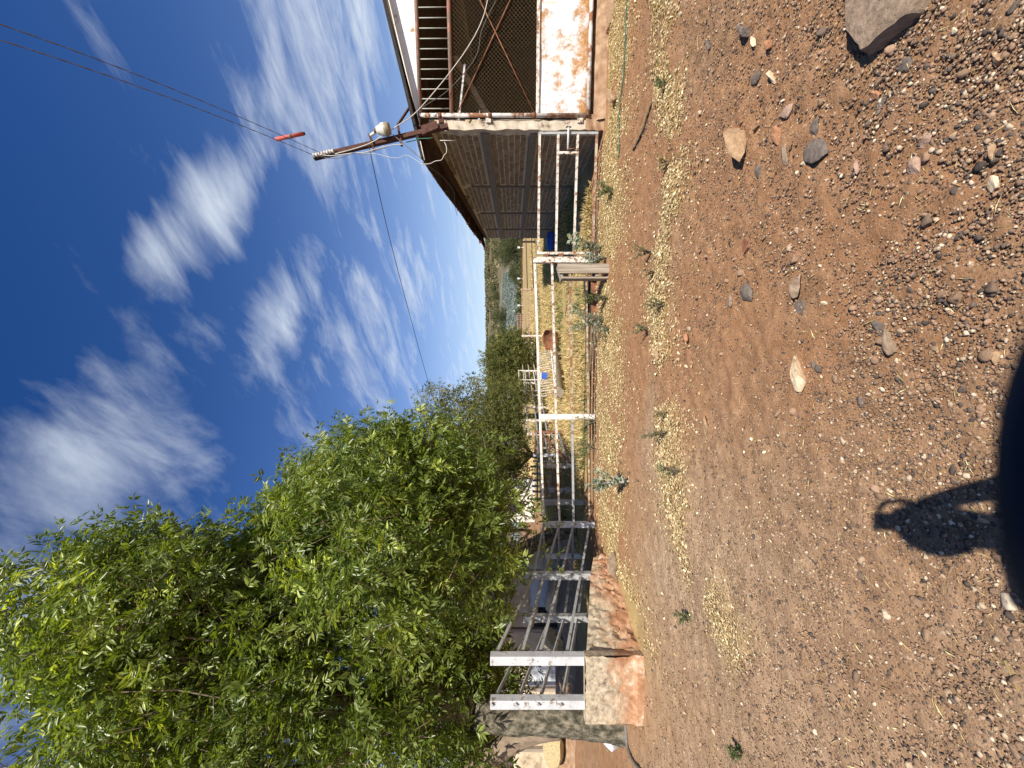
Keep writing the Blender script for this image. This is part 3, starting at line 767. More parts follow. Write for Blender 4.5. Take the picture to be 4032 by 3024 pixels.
def build_mast():
    D = 6.5
    base = at(1765, 497, D); top = at(1236, 621, D)
    t = thing('power_mast', 'dark rusted steel power mast leaning off the barn roof corner', 'mast', base)
    ax = (top - base).normalized()
    G().bar(base, top, 0.072, 0.072).make('pole', M['rust_dark'], t)
    G().bar(at(1660, 508, D - .06), at(1722, 488, D - .06), 0.10, 0.03).make('clamp_plate', M['rust_dark'], t)
    G().bar(at(1662, 528, D - .07), at(1725, 500, D - .07), 0.05, 0.05).make('clamp_angle', M['rust_dark'], t)
    for (a, b) in (((1455, 528), (1473, 594)), ((1566, 492), (1582, 575))):
        G().bar(at(*a, D - .06), at(*b, D - .06), 0.035, 0.035).make('crossarm', M['rust_dark'], t)
    G().bar(at(1566, 492, D - .06), at(1618, 415, D + .12), 0.04, 0.02).make('stay_bar', M['rust_dark'], t)
    rack = G().bar(at(1318, 600, D - .05), at(1238, 620, D - .05), 0.05, 0.05).make('insulator_rack', M['dark'], t)
    for k in range(4):
        c = at(1243 + 21 * k, 611 - 5 * k, D - .08)
        Mx = Matrix.Translation(c) @ ax.to_track_quat('Z', 'Y').to_matrix().to_4x4()
        G().lathe([(0.012, -.04), (.036, -.036), (.036, -.018), (.02, -.006), (.02, .006), (.036, .018), (.036, .036), (.012, .04)], 14, Mx).make('insulator', M['ceramic'], t, True)
    # yard lamp on the upper crossarm
    lp = thing('yard_lamp', 'cream bell shaped yard lamp with dark sensor cap on the mast', 'lamp', at(1460, 540, D - .12))
    a0 = at(1459, 533, D - .1); c0 = at(1490, 512, D - .16)
    G().tube([a0, a0.lerp(c0, .5) + Vector((0, 0, .0)), c0], 0.024, 10).make('arm', M['enamel'], lp, True)
    axl = (at(1534, 512, D - .16) - at(1470, 512, D - .16)).normalized()
    axl = (axl + Vector((0.12, 0, 0))).normalized()
    Mx = Matrix.Translation(at(1484, 513, D - .16)) @ axl.to_track_quat('Z', 'Y').to_matrix().to_4x4()
    G().lathe([(.03, -.01), (.058, 0), (.066, .03), (.07, .05), (.098, .085), (.10, .125), (.104, .135)], 24, Mx).make('housing', M['enamel'], lp, True)
    G().lathe([(.103, .134), (.103, .16), (.095, .19), (.085, .215), (.02, .222)], 24, Mx).make('lens', M['lens_plastic'], lp, True)
    G().lathe([(.028, -.055), (.035, -.05), (.035, -.012), (.028, -.008)], 16, Mx).make('sensor_cap', M['cable_grey'], lp, True)
    G().tube([Mx @ Vector((.05, -.05, .055)), Mx @ Vector((.062, -.062, .055))], .018, 10).make('knob', M['cable_grey'], lp, True)

    def wire(name, label, pts, rad, mat, n=5, group=None):
        return tag(G().tube(pts, rad, n).make(name, M[mat], None, True), label, 'wire', group)
    # twin service wires coming over from a pole behind the camera
    pole = Vector((9.0, -8.0, 0))
    for k, (y0, c1, c2, Xm, lab) in enumerate(((95, .345, 4.5e-5, 1262, 'upper right of the two twisted service wires overhead'), (158, .31, 4.6e-5, 1243, 'lower left of the two twisted service wires overhead'))):
        dep = lambda X: 1 / ((X / 1262.0) / 6.41 + (1 - X / 1262.0) / 3.25)
        row = lambda X: y0 + c1 * X + c2 * X * X
        c = Vector((pole.x + .3 - .4 * k, pole.y, 7.2))
        pts = [at(X, row(X), dep(X)) for X in np.linspace(Xm, -500, 60)]
        pts = smooth_path(pts[::6] + [pts[-1].lerp(c, t_) for t_ in (.04, .1, .2, .35, .6, .8)] + [c], 8)
        # two strands twisted round each other
        g = G(); L = 0
        s1 = []; s2 = []
        for i, p in enumerate(pts):
            if i: L += (p - pts[i - 1]).length
            an = L * 20
            o = Vector((math.cos(an), 0, math.sin(an))) * 0.0028
            s1.append(p + o); s2.append(p - o)
        g.tube(s1, 0.0032, 5); g.tube(s2, 0.0032, 5)
        tag(g.make('service_wire', M['cable_grey'], None, True), lab, 'wire', 'twin service wires overhead')
    sp = thing('wire_spacer', 'faded red pipe holding the two service wires apart', 'spacer', at(1140, 537, 5.9))
    G().tube([at(1085, 549, 5.86), at(1195, 526, 5.9)], 0.027, 14).make('pipe', M['redpipe'], sp, True)
    G().tube([at(1196, 525.8, 5.9), at(1200, 525, 5.9)], 0.022, 14).make('pipe_end', M['dark'], sp, True)
    for X, Y in ((1100, 546), (1145, 536.5)):
        G().tube([at(X - 4, Y, 5.88), at(X + 4, Y, 5.88)], 0.031, 14).make('tie', M['cable_grey'], sp, True)
    # utility pole behind the camera that carries the wires (outside the picture)
    up = thing('utility_pole', 'weathered wooden utility pole carrying the service wires', 'pole', pole)
    G().tube([pole, pole + Vector((0, 0, 7.6))], [.13, .09], 14).make('shaft', M['wood'], up, True)
    G().bar(pole + Vector((-.6, -.1, 7.15)), pole + Vector((.6, -.1, 7.15)), .09).make('crossarm', M['wood'], up)
    # line to the trees
    wire('branch_line', 'single thin dark line running from the mast into the trees', smooth_path([at(1452, 570, D - .06), at(1520, 880, 7.7), at(1600, 1190, 9.3), at(1690, 1515, 11.6), at(1790, 1830, 14)], 10), 0.007, 'cable_black')
    # pale cable slung across the gate
    wire('slung_cable', 'pale cable slung from the mast across the mesh gate', smooth_path([at(1320, 606, D - .1), at(1452, 566, D - .12), at(1560, 498, D - .15), at(1640, 440, 6.35), at(1760, 300, 6.3), at(1852, 170, 6.25), at(1905, 60, 6.2), at(1930, -60, 6.1)], 8), 0.0075, 'cable_pale')
    wire('thin_cable', 'thin brown cable sagging behind the pale one on the gate', smooth_path([at(1566, 494, D - .1), at(1668, 420, 6.4), at(1770, 350, 6.38), at(1872, 225, 6.3), at(1900, 110, 6.25), at(1975, -40, 6.15)], 8), 0.0042, 'cable_grey')
    q = random.Random(4)
    P = [(1262, 612), (1300, 616), (1345, 610), (1390, 600), (1430, 603), (1475, 590), (1520, 580), (1560, 566), (1583, 566)]
    wire('twisted_wires', 'frayed white wires hanging along the left of the mast', smooth_path([at(X + q.uniform(-3, 3), Y + q.uniform(-4, 4), D - .1) for X, Y in P], 6), 0.007, 'cable_pale')
    wire('frayed_wire', 'thinner frayed wire beside the white ones on the mast', smooth_path([at(X + q.uniform(-4, 4), Y + 6 + q.uniform(-5, 5), D - .13) for X, Y in P[:7]], 6), 0.005, 'cable_grey')
    wire('drop_wire', 'thin white wire dropping from mast to roof corner', smooth_path([at(X, Y, D - .15) for X, Y in ((1440, 604), (1480, 606), (1530, 618), (1568, 622), (1600, 611), (1630, 625), (1655, 643))], 6), 0.004, 'cable_pale')
    wire('lead_wire', 'straight grey lead from the lower crossarm to the roof corner', smooth_path([at(1548, 530, D - .1), at(1590, 566, D - .12), at(1662, 628, D - .1)], 6), 0.007, 'cable_grey')
    wire('curled_wire', 'pale curled wire loop dangling before the brick wall', smooth_path([at(X, Y, D - .2) for X, Y in ((1656, 645), (1690, 645), (1715, 634), (1738, 630), (1748, 612), (1758, 600), (1757, 575), (1750, 560))], 6), 0.006, 'cable_pale')
    wire('bent_rod', 'short straight pale rod hanging by the curled wire', [at(1732, 553, D - .2), at(1792, 554, D - .2)], 0.006, 'cable_pale')
    wire('green_wire', 'dark green wire tied at the roof corner', smooth_path([at(1598, 560, D - .1), at(1630, 553, D - .08), at(1655, 546, D - .1), at(1690, 545, D - .15), at(1705, 541, D - .15)], 5), 0.008, 'hose_green')
    wire('gutter_rod', 'white rod hooked under the roof corner', [at(1655, 556, D - .12), at(1672, 630, D - .12)], 0.008, 'cable_pale')
    wire('eave_cable', 'thin dark cable looping along the side eave', smooth_path([at(1664, 640, 6.6), at(1735, 690, 7.4), at(1785, 750, 8.4), at(1790, 800, 9.6), at(1800, 850, 11)], 8), 0.006, 'cable_grey')


build_mast()


# ------------------------------------------------------------------ fences, gate and loading chute
def zr(X, d): return CAMH - (X - HOR) / F * d


def rail_bar(pts, w, name, mat, parent): return [G().bar(a, b, w).make(name, M[mat], parent) for a, b in zip(pts[:-1], pts[1:])]


def fence_post(c, z0, z1, w, mat, parent, name='post'):
    g = G(); g.box((c[0], c[1], (z0 + z1) / 2), (w, w * 0.9, z1 - z0), rot=None)
    return g.make(name, M[mat], parent)


def build_fences():
    # front yard gate between barn and post
    gL = at(2118, 998, 6.92); gR = at(2124, 526, 6.52)
    g = thing('yard_gate', 'low white tube gate standing between barn corner and fence post', 'gate', (gR.x, gR.y, 0))
    ZL = [zr(X, 6.92) for X in (2119, 2189, 2259, 2332)]; ZR = [zr(X, 6.52) for X in (2125, 2198, 2275, 2350)]
    mid = 0.155  # short upright near the latch
    for k in range(4):
        a = Vector((gL.x, gL.y, ZL[k])); b = Vector((gR.x, gR.y, ZR[k]))
        G().bar(a, b, 0.040).make('rail', M['white_rusty' if k < 3 else 'rail_rust'], g)
    G().bar((gL.x, gL.y, ZL[3] - .02), (gL.x, gL.y, ZL[0] + .02), 0.042).make('stile', M['white_rusty'], g)
    G().bar((gR.x, gR.y, ZR[3] - .02), (gR.x, gR.y, ZR[0] + .02), 0.042).make('stile', M['galv'], g)
    dirg = Vector((gL.x - gR.x, gL.y - gR.y, 0)).normalized()
    u = Vector((gR.x, gR.y, 0)) + dirg * 0.30
    G().bar((u.x, u.y, ZR[2]), (u.x, u.y, ZR[1]), 0.040).make('upright', M['white_rusty'], g)
    e = Vector((gR.x, gR.y - .05, (ZR[1] + ZR[2]) / 2))
    bolt = G().tube([e - dirg * 0.12, e + dirg * 0.27], 0.018, 10).make('bolt', M['galv_white'], g, True)
    G().tube([e + dirg * .26, e + dirg * .26 + Vector((0, -.01, -.14))], 0.008, 8).make('handle', M['rust'], bolt, True)
    G().box(e - dirg * .10, (.07, .05, .09)).make('keeper', M['white_rusty'], g)
    # two hinge plates by the post
    for X in (2150, 2208):
        G().box(at(X, 1006, 6.9), (.05, .05, .07)).make('hinge', M['rust'], g)
    gp = Vector(at(2100, 1025, 6.92))
    # main fence: gate post -> middle post -> corner post
    f = thing('pipe_fence', 'white rusty four rail pipe fence along the front of the yard', 'fence', (0, 7.2, 0))
    PG = (gp.x, 6.92); P5 = (at(0, 1640, 7.35).x, 7.35); P4 = (at(0, 2065, 7.4).x, 7.4)
    fence_post(PG, -.3, zr(2099, 6.92), .10, 'white_rusty', f)
    fence_post(P5, -.3, zr(2124, 7.35), .10, 'white', f)
    fence_post(P4, -.3, zr(2144, 7.4), .10, 'galv_white', f)
    RG = [zr(X, 6.92) for X in (2105, 2173, 2243, 2308)]; R5 = [zr(X, 7.35) for X in (2126, 2189, 2253, 2316)]; R4 = [zr(X, 7.4) for X in (2141, 2203, 2258, 2321)]
    mats = ['white', 'white_rusty', 'rail_rust', 'rail_rust']
    for k in range(4):
        G().bar((*PG, RG[k]), (*P5, R5[k]), .040 if k < 3 else .030).make('rail', M[mats[k]], f)
        G().bar((*P5, R5[k]), (*P4, R4[k]), .040 if k < 3 else .030).make('rail', M[['white', 'white_rusty', 'galv', 'rail_rust'][k]], f)
    # right of the gate post the fence's line to a rusty second post behind the gate
    # loading chute: two tilted pipe fences on a stone ramp
    c1 = thing('chute_fence', 'nearer pale pipe fence of the loading chute, climbing over the stone ramp', 'fence', (-3.2, 5.5, 0))
    p1 = (at(0, 2604, 4.63).x, 4.68); p3 = (at(0, 2266, 6.3).x, 6.3)
    fence_post(p1, 0.55, zr(1930, 4.63), .107, 'galv_white', c1)
    fence_post(p3, 0.0, zr(2068, 6.3), .105, 'galv', c1)
    Z1 = [zr(X, 4.63) for X in (1945, 2050, 2122, 2230)]; Z3 = [1.22, 1.05, .77, .455]
    for k in range(4):
        G().bar((*p1, Z1[k]), (*p3, Z3[k]), .036).make('rail', M['galv'], c1)
        G().bar((*p3, Z3[k]), (*P4, R4[k]), .036).make('rail', M['galv'], c1)
    c2 = thing('chute_fence', 'farther pipe fence of the loading chute, behind the first, ending in open pipe ends', 'fence', (-3.85, 5.5, 0))
    p0 = (at(0, 2772, 4.63).x, 4.66); p2 = (at(0, 2433, 6.4).x, 6.4); p3b = (at(0, 2190, 8.5).x, 8.5)
    fence_post(p0, 0.55, zr(1930, 4.63), .107, 'galv_white', c2)
    fence_post(p2, 0.0, zr(2059, 6.4), .105, 'galv', c2)
    fence_post(p3b, -.2, zr(2146, 8.5), .09, 'galv_white', c2)
    Z0 = [zr(X, 4.6) for X in (1936, 2031, 2119, 2209)]; Z2 = [zr(X, 6.4) for X in (2108, 2165, 2222, 2274)]; Z3b = [zr(X, 8.5) for X in (2143, 2200, 2255, 2310)]
    for k in range(4):
        a = Vector((p0[0] + .02, p0[1] - .07, Z0[k])); b = Vector((*p2, Z2[k]))
        G().tube([a, a.lerp(b, .97)], .023, 4).make('rail', M['galv'], c2)
        G().bar(b, (*p3b, Z3b[k]), .042).make('rail', M['galv'], c2)
        G().bar((*p3b, Z3b[k]), (P4[0] - .05, P4[1] + .12, R4[k]), .036).make('cross_rail', M['galv'], c2)
    # stone ramp with a flat poured end
    rp = thing('loading_ramp', 'rubble stone cattle loading ramp stained orange at its foot', 'ramp', (-3.5, 5.3, 0))
    q = random.Random(12)
    outer = [(-3.33, 4.60), (-3.22, 5.05), (-3.06, 5.5), (-2.92, 5.95), (-2.86, 6.4)]; inner = [(-4.02, 4.60), (-4.0, 5.05), (-4.0, 5.5), (-3.98, 5.95), (-3.97, 6.4)]
    tz = [.69, .58, .47, .36, .22]
    ns, nh = 90, 24; V = []
    for i in range(ns + 1):
        s = 4 * i / ns; k = min(int(s), 3); t_ = s - k
        ox = outer[k][0] + (outer[k + 1][0] - outer[k][0]) * t_; oy = outer[k][1] + (outer[k + 1][1] - outer[k][1]) * t_
        ix = inner[k][0] + (inner[k + 1][0] - inner[k][0]) * t_; zt = tz[k] + (tz[k + 1] - tz[k]) * t_
        for j in range(nh + 1):
            w = j / nh
            rough = 0.0 if i == 0 else 0.022
            zz_ = -.15 + (zt + .15) * w
            nz_ = float(fbm(np.array([oy * 9.0 + 3]), np.array([zz_ * 11.0 + 7]), 3)[0] - .5) + .5 * float(vnoise(np.array([oy * 26.0]), np.array([zz_ * 30.0]))[0] - .5)
            V.append((ox + 0.10 * (1 - w) + rough * 3.2 * nz_ * (1 if j < nh else .3), oy, zz_))
        V.append((ix, oy, zt + q.uniform(-.01, .01))); V.append((ix, oy, -.15))
    m_ = nh + 3; Fc = []
    for i in range(ns):
        for j in range(m_ - 1): Fc.append((i * m_ + j, (i + 1) * m_ + j, (i + 1) * m_ + j + 1, i * m_ + j + 1))
    Fc.append(tuple(range(ns * m_, ns * m_ + m_)))
    make('wall', V, Fc, M['rampwall'], rp, True).data.set_sharp_from_angle(angle=R(50))
    # poured end slab, a touch proud, edges chipped
    nx, nz = 18, 16; V = []
    for i in range(nx + 1):
        for j in range(nz + 1):
            x = -4.03 + 0.80 * i / nx; zz = -.12 + .82 * j / nz
            if i == nx: x += q.uniform(-.012, .012)
            if j == nz: zz += q.uniform(-.015, .01)
            V.append((x + (0.03 if zz < .1 and i == nx else 0), 4.57 + q.uniform(-.008, .008) - (.02 if zz < .12 else 0), zz))
    Fc = [(i * (nz + 1) + j, (i + 1) * (nz + 1) + j, (i + 1) * (nz + 1) + j + 1, i * (nz + 1) + j + 1) for i in range(nx) for j in range(nz)]
    b = len(V)
    V += [(-4.03, 4.68, -.12), (-3.23, 4.68, -.12), (-3.23, 4.68, .70), (-4.03, 4.68, .70)]
    Fc += [(nz, nx * (nz + 1) + nz, b + 2, b + 3), (nx * (nz + 1), b + 1, b + 2, nx * (nz + 1) + nz), (0, nz, b + 3, b)]
    make('end_slab', V, Fc, M['rampwall'], rp)
    # stones set in the side
    st = [rock_mesh(k, 2, flat=0.75) for k in range(5)]
    for i in range(30):
        s = q.uniform(0.08, 3.9); k = min(int(s), 3); t_ = s - k
        ox = outer[k][0] + (outer[k + 1][0] - outer[k][0]) * t_; oy = outer[k][1] + (outer[k + 1][1] - outer[k][1]) * t_
        zt = tz[k] + (tz[k + 1] - tz[k]) * t_
        zz = q.uniform(0.04, zt - .08)
        r_ = q.uniform(.05, .10)
        Vt, Ft = st[i % 5]
        an = q.uniform(0, 6.3)
        Rm = Matrix.Rotation(q.uniform(-.3, .3), 3, 'Z') @ Matrix.Rotation(an, 3, 'X')
        Vw = [Vector((ox + .06 * (1 - zz / zt) - .03 + .02, oy, zz)) + Rm @ Vector((p[0] * r_ * .45, p[1] * r_, p[2] * r_ * .85)) for p in Vt]
        make('stone', Vw, [tuple(f) for f in Ft], M['rampwall'] if i % 4 else M['st_tan' if zz < .25 else 'st_grey'], rp, True)


def rock_mesh(seed, sub=2, flat=1.0, cuts=9, rough=0.10):
    """angular stone: a ball with random planes cut off, slightly rough; unit size"""
    q = np.random.default_rng(seed + 100)
    bm = bmesh.new(); bmesh.ops.create_icosphere(bm, subdivisions=sub, radius=1.0)
    V = np.array([v.co[:] for v in bm.verts]); Fc = np.array([[v.index for v in f.verts] for f in bm.faces]); bm.free()
    for k in range(cuts):
        n = q.normal(size=3); n /= np.linalg.norm(n); dd = q.uniform(0.34, 0.80)
        e = np.maximum(V @ n - dd, 0); V = V - e[:, None] * n[None]
    V += q.normal(size=V.shape) * rough * 0.18
    V[:, 2] *= flat
    V /= np.abs(V).max(0)[None] if flat == 1.0 else 1.0
    return V, Fc


build_fences()


# ------------------------------------------------------------------ trees
def leaf_quads(P, D, U, ln, wd):
    """folded diamond leaflets: base P, direction D, up U -> verts (n*4,3), faces (n*2,3)"""
    n = len(P)
    S = np.cross(D, U); S /= np.linalg.norm(S, axis=1)[:, None] + 1e-9
    Nn = np.cross(S, D)
    ln = np.broadcast_to(ln, (n,))[:, None]; wd = np.broadcast_to(wd, (n,))[:, None]
    mid = P + D * ln * 0.42
    V = np.stack([P, mid + S * wd * .5 + Nn * wd * .16, P + D * ln - Nn * ln * .12, mid - S * wd * .5 + Nn * wd * .16], 1).reshape(-1, 3)
    b = (np.arange(n) * 4)[:, None]
    Fc = np.concatenate([b + np.array([[0, 1, 2]]), b + np.array([[0, 2, 3]])], 1).reshape(-1, 3)
    return V, Fc


def unit(a): return a / (np.linalg.norm(a, axis=-1, keepdims=True) + 1e-9)


def spray_template(seed, nleaf=6, npair=3, L=0.42, rach=0.19, ll=0.108, lw=0.031, droop=0.5):
    """a twig along +Z carrying pinnate leaves; returns leaflet arrays and twig segments"""
    q = np.random.default_rng(seed)
    P = []; D = []; U = []; LN = []; seg = []
    for i in range(nleaf):
        t = (i + 0.6) / nleaf; b = np.array([0.03 * math.sin(3 * t + seed), 0.03 * math.cos(2 * t + seed), L * t])
        az = i * 2.4 + q.uniform(-.5, .5)
        d = np.array([math.cos(az), math.sin(az), q.uniform(.2, .9)]); d /= np.linalg.norm(d)
        rl = rach * q.uniform(.8, 1.25) * (1.0 if i < nleaf - 1 else .8)
        if i == nleaf - 1: d = np.array([q.uniform(-.3, .3), q.uniform(-.3, .3), 1.0]); d /= np.linalg.norm(d)
        up = np.array([0, 0, 1.0]) if abs(d[2]) < .9 else np.array([1.0, 0, 0])
        side = np.cross(d, up); side /= np.linalg.norm(side); nrm = np.cross(side, d)
        for k in range(npair + 1):
            s = .35 + .65 * k / npair
            base = b + d * rl * s - np.array([0, 0, 1]) * droop * rl * s * s * .5
            if k == npair: dirs = [d * 1.0]
            else: dirs = [d * .55 + side * .85, d * .55 - side * .85]
            for dd in dirs:
                dd = dd + q.normal(size=3) * .14 - np.array([0, 0, droop * .35 * s]); dd /= np.linalg.norm(dd)
                P.append(base); D.append(dd); U.append(nrm + q.normal(size=3) * .35); LN.append(ll * q.uniform(.75, 1.2))
    return np.array(P), np.array(D), np.array(U), np.array(LN), lw / ll


def rot_to(dirs, spin):
    """rotation matrices taking +Z to each direction with a random spin"""
    z = unit(dirs); a = np.where(np.abs(z[:, 2:3]) < .95, np.array([[0, 0, 1.0]]), np.array([[1.0, 0, 0]]))
    x = unit(np.cross(a, z)); y = np.cross(z, x)
    c, s = np.cos(spin)[:, None], np.sin(spin)[:, None]
    return np.stack([x * c + y * s, -x * s + y * c, z], 2)


def crown(lobes, n, q, templates, shell=0.55, outward=0.7, upb=0.35, scale=(.8, 1.2), light=0.0, leaf=1.0, keep=None):
    """sprays spread through lobes [(centre, (rx,ry,rz))]; returns verts, faces, tint, spray points"""
    vol = np.array([l[1][0] * l[1][1] * l[1][2] for l in lobes]) ** .8; vol /= vol.sum()
    which = q.choice(len(lobes), n, p=vol)
    cen = np.array([tuple(l[0]) for l in lobes])[which]; rad = np.array([l[1] for l in lobes])[which]
    d = unit(q.normal(size=(n, 3))); r = (q.random(n) ** (1 / 3.0)) * (1 - shell) + shell * (1 - .45 * q.random(n) ** 2)
    r = np.minimum(r, 1.0)
    lump = 1 + .22 * (fbm(d[:, 0] * 2.3 + which * 7.1 + 40, d[:, 1] * 2.3 + d[:, 2] * 1.7 + 40, 3) - .5) * 2
    pos = cen + d * rad * (r * lump)[:, None]
    dirs = unit(d * outward + np.array([0, 0, upb]) + q.normal(size=(n, 3)) * .45)
    if keep is not None:
        k = keep(pos); pos, dirs = pos[k], dirs[k]; n = len(pos)
    Rm = rot_to(dirs, q.random(n) * 6.28); sc = q.uniform(*scale, size=n) * leaf
    Vs = []; Fs = []; Ts = []; off = 0
    tsel = q.integers(0, len(templates), n)
    for ti, (P, D, U, LN, asp) in enumerate(templates):
        idx = np.where(tsel == ti)[0]
        if not len(idx): continue
        R_ = Rm[idx]; s = sc[idx]
        Pw = np.einsum('nij,kj->nki', R_, P) * s[:, None, None] + pos[idx][:, None]
        Dw = np.einsum('nij,kj->nki', R_, D); Uw = np.einsum('nij,kj->nki', R_, U)
        Dw = unit(Dw + np.array([0, 0, -.18]))
        ln = (LN[None] * s[:, None]).ravel()
        V, Fc = leaf_quads(Pw.reshape(-1, 3), Dw.reshape(-1, 3), Uw.reshape(-1, 3), ln, ln * asp)
        tb = q.normal(.42, .13, size=len(idx)) + (q.random(len(idx)) < light) * .42
        t = np.repeat(tb, len(P)) + q.normal(0, .10, size=len(idx) * len(P))
        Vs.append(V); Fs.append(Fc + off); Ts.append(np.repeat(np.clip(t, 0, 1), 4)); off += len(V)
    return np.concatenate(Vs), np.concatenate(Fs), np.concatenate(Ts), pos, dirs


def limb(a, b, r0, r1, q, bend=.12, n=7):
    a = Vector(a); b = Vector(b); L = (b - a).length; pts = []; rad = []
    side = Vector((q.normal(), q.normal(), 0)) * bend * L
    for i in range(n + 1):
        t = i / n
        p = a.lerp(b, t) + side * math.sin(math.pi * t) * .6 + Vector((0, 0, bend * L * math.sin(math.pi * t) * .4))
        if 0 < i < n: p += Vector(q.normal(size=3)) * L * .018
        pts.append(p); rad.append(r0 + (r1 - r0) * t)
    return pts, rad


def build_ash(label, base, fork, lobes, n, seed, r_trunk, light=.07, twigs=7, lean=None, extra=None, keep=None, nbare=0):
    q = np.random.default_rng(seed)
    t = thing('ash_tree', label, 'tree', base, group='tall ash trees over the chute')
    g = G(); b = Vector(base); f = Vector(fork)
    pts = [b + Vector((0, 0, -.25)), b + Vector((0, 0, .05)), b.lerp(f, .35) + Vector((0.03, 0, 0)), b.lerp(f, .7) + Vector((-.03, 0.02, 0)), f]
    g.tube(smooth_path(pts, 5), list(np.linspace(r_trunk * 1.35, r_trunk * .95, 4)) + list(np.linspace(r_trunk * .95, r_trunk * .75, 17)), 16)
    V = np.array([tuple(v) for v in g.v]); V += (q.random(V.shape) - .5) * r_trunk * .16
    make('trunk', V, g.f, M['bark'], t, True)
    templ = [spray_template(seed * 10 + k) for k in range(6)]
    V, Fc, T, pos, dirs = crown(lobes, n, q, templ, light=light, keep=keep, shell=.72)
    make('crown', V, Fc, M['ash'], t, attrs=dict(tint=T))
    g = G()
    for c, r in lobes:
        st = f + (Vector(c) - f) * q.uniform(.0, .18)
        pts, rad = limb(st, Vector(c) + Vector((0, .45, -.1)), r_trunk * q.uniform(.16, .28), .016, q)
        g.tube(pts, rad, 8, False)
        near = np.linalg.norm(pos - np.array(tuple(c)), axis=1); idx = np.argsort(near)
        sel = idx[:max(20, len(idx) // len(lobes))]
        for k in q.choice(sel, min(twigs, len(sel)), replace=False):
            s = pts[int(q.integers(2, len(pts)))]
            p2, r2 = limb(s, Vector(pos[k]), .016, .004, q, .10, 5); g.tube(p2, r2, 5, False)
    br = g.make('branches', M['bark_pale'], t, True)
    g = G()
    for k in q.choice(len(pos), min(len(pos), 900), replace=False):
        p = Vector(pos[k]); d = Vector(dirs[k]); g.tube([p - d * .25, p + d * .36], [.006, .003], 3, False)
    for k in range(nbare):   # dry bare twigs inside the crown
        c, r = lobes[int(q.integers(0, len(lobes)))]
        p = Vector(c) + Vector(q.normal(size=3)) * r[0] * .4; d = Vector(q.normal(size=3)) + Vector((0, -.3, .3)); d.normalize()
        g.tube([p, p + d * .3, p + d * .55 + Vector(q.normal(size=3)) * .08], [.007, .005, .003], 3, False)
    tag(g.make('twigs', M['bark_pale'], t), kind='stuff')
    return t


def lob(X, Y, d, rp, ry=None, sq=1.0):
    """a lobe seen at photo point X, Y with radius rp photo pixels, standing d metres off"""
    r = rp / F * d
    return (at(X, Y, d), (r, ry or r, r * sq))


lobesA = [lob(250, 2350, 5.6, 150), lob(430, 2230, 5.9, 140), lob(560, 2400, 5.2, 215), lob(400, 2520, 5.0, 160), lob(690, 2240, 6.2, 150), lob(850, 2200, 6.4, 90),
          lob(640, 2790, 4.9, 230), lob(860, 2560, 5.3, 205), lob(880, 2300, 6.0, 175), lob(430, 2960, 4.9, 170), lob(1000, 2880, 5.0, 220), lob(70, 2270, 5.4, 60), lob(60, 2380, 5.3, 75), lob(140, 2510, 5.2, 85), lob(230, 2620, 5.0, 75),
          lob(1180, 2480, 5.7, 190), lob(520, 2450, 7.0, 240), lob(800, 2750, 7.2, 280), lob(1050, 2400, 7.4, 260), lob(1330, 2700, 5.4, 190), lob(1480, 2930, 5.1, 170),
          lob(1550, 2600, 5.8, 150), lob(60, 3060, 5.0, 110), lob(620, 3180, 5.2, 260), lob(1150, 3150, 5.4, 260), lob(1100, 2680, 5.2, 150), lob(1650, 2800, 5.3, 95), lob(340, 2170, 6.0, 60), lob(600, 2150, 6.2, 65),
          lob(1720, 2480, 6.2, 140), lob(1800, 2690, 6.0, 150), lob(1760, 2930, 5.6, 150), lob(1890, 2560, 6.6, 105), lob(1930, 2980, 5.8, 80), lob(1640, 2740, 5.5, 150), lob(1960, 2760, 7.6, 120), lob(1880, 2860, 7.0, 110)]
lobesB = [lob(1150, 2190, 7.2, 160), lob(1110, 2050, 7.4, 105), lob(1280, 1970, 7.0, 150), lob(1420, 1870, 7.2, 140), lob(1350, 2080, 5.7, 200), lob(1540, 1800, 7.5, 120),
          lob(1560, 1960, 6.8, 190), lob(1680, 1770, 7.8, 95), lob(1720, 1830, 7.2, 160), lob(1600, 2150, 5.4, 200), lob(1800, 1980, 6.8, 175), lob(1830, 2160, 5.8, 160),
          lob(1970, 2040, 6.6, 105), lob(1900, 1850, 7.2, 100), lob(1500, 2330, 4.9, 200), lob(1750, 2340, 5.2, 165), lob(1930, 2270, 6.6, 110), lob(1250, 2300, 7.4, 220),
          lob(1500, 2000, 9.2, 330), lob(1750, 2200, 9.2, 260), lob(1300, 2150, 9.4, 260), lob(1720, 1920, 9.6, 150), lob(1800, 2520, 7.0, 120), lob(1700, 2650, 7.2, 130), lob(2065, 2010, 6.5, 38), lob(2080, 1905, 6.8, 32), lob(2075, 2130, 6.2, 36)]
build_ash('tallest ash tree, thick mossy trunk beside the end of the stone ramp', (-4.80, 5.45, 0), (-4.7, 5.5, 2.1), lobesA, 3400, 21, .25, light=.13, twigs=8, nbare=120)
build_ash('lower spreading ash tree hanging over the pipe fence, dark leaning trunk', (-3.55, 9.6, 0), (-4.3, 9.0, 2.3), lobesB, 3700, 22, .21, light=.12, twigs=8, nbare=60)
# second stem of the big tree, leaning out to the left
g = G(); g.tube(smooth_path([(-4.86, 5.5, .9), (-4.98, 5.5, 1.35), (-5.3, 5.45, 1.95), (-5.7, 5.4, 2.6), (-5.9, 5.3, 3.6)], 6), list(np.linspace(.17, .09, 25)), 12)
o = g.make('leaning_stem', M['bark_pale'], bpy.data.objects['ash_tree'], True)


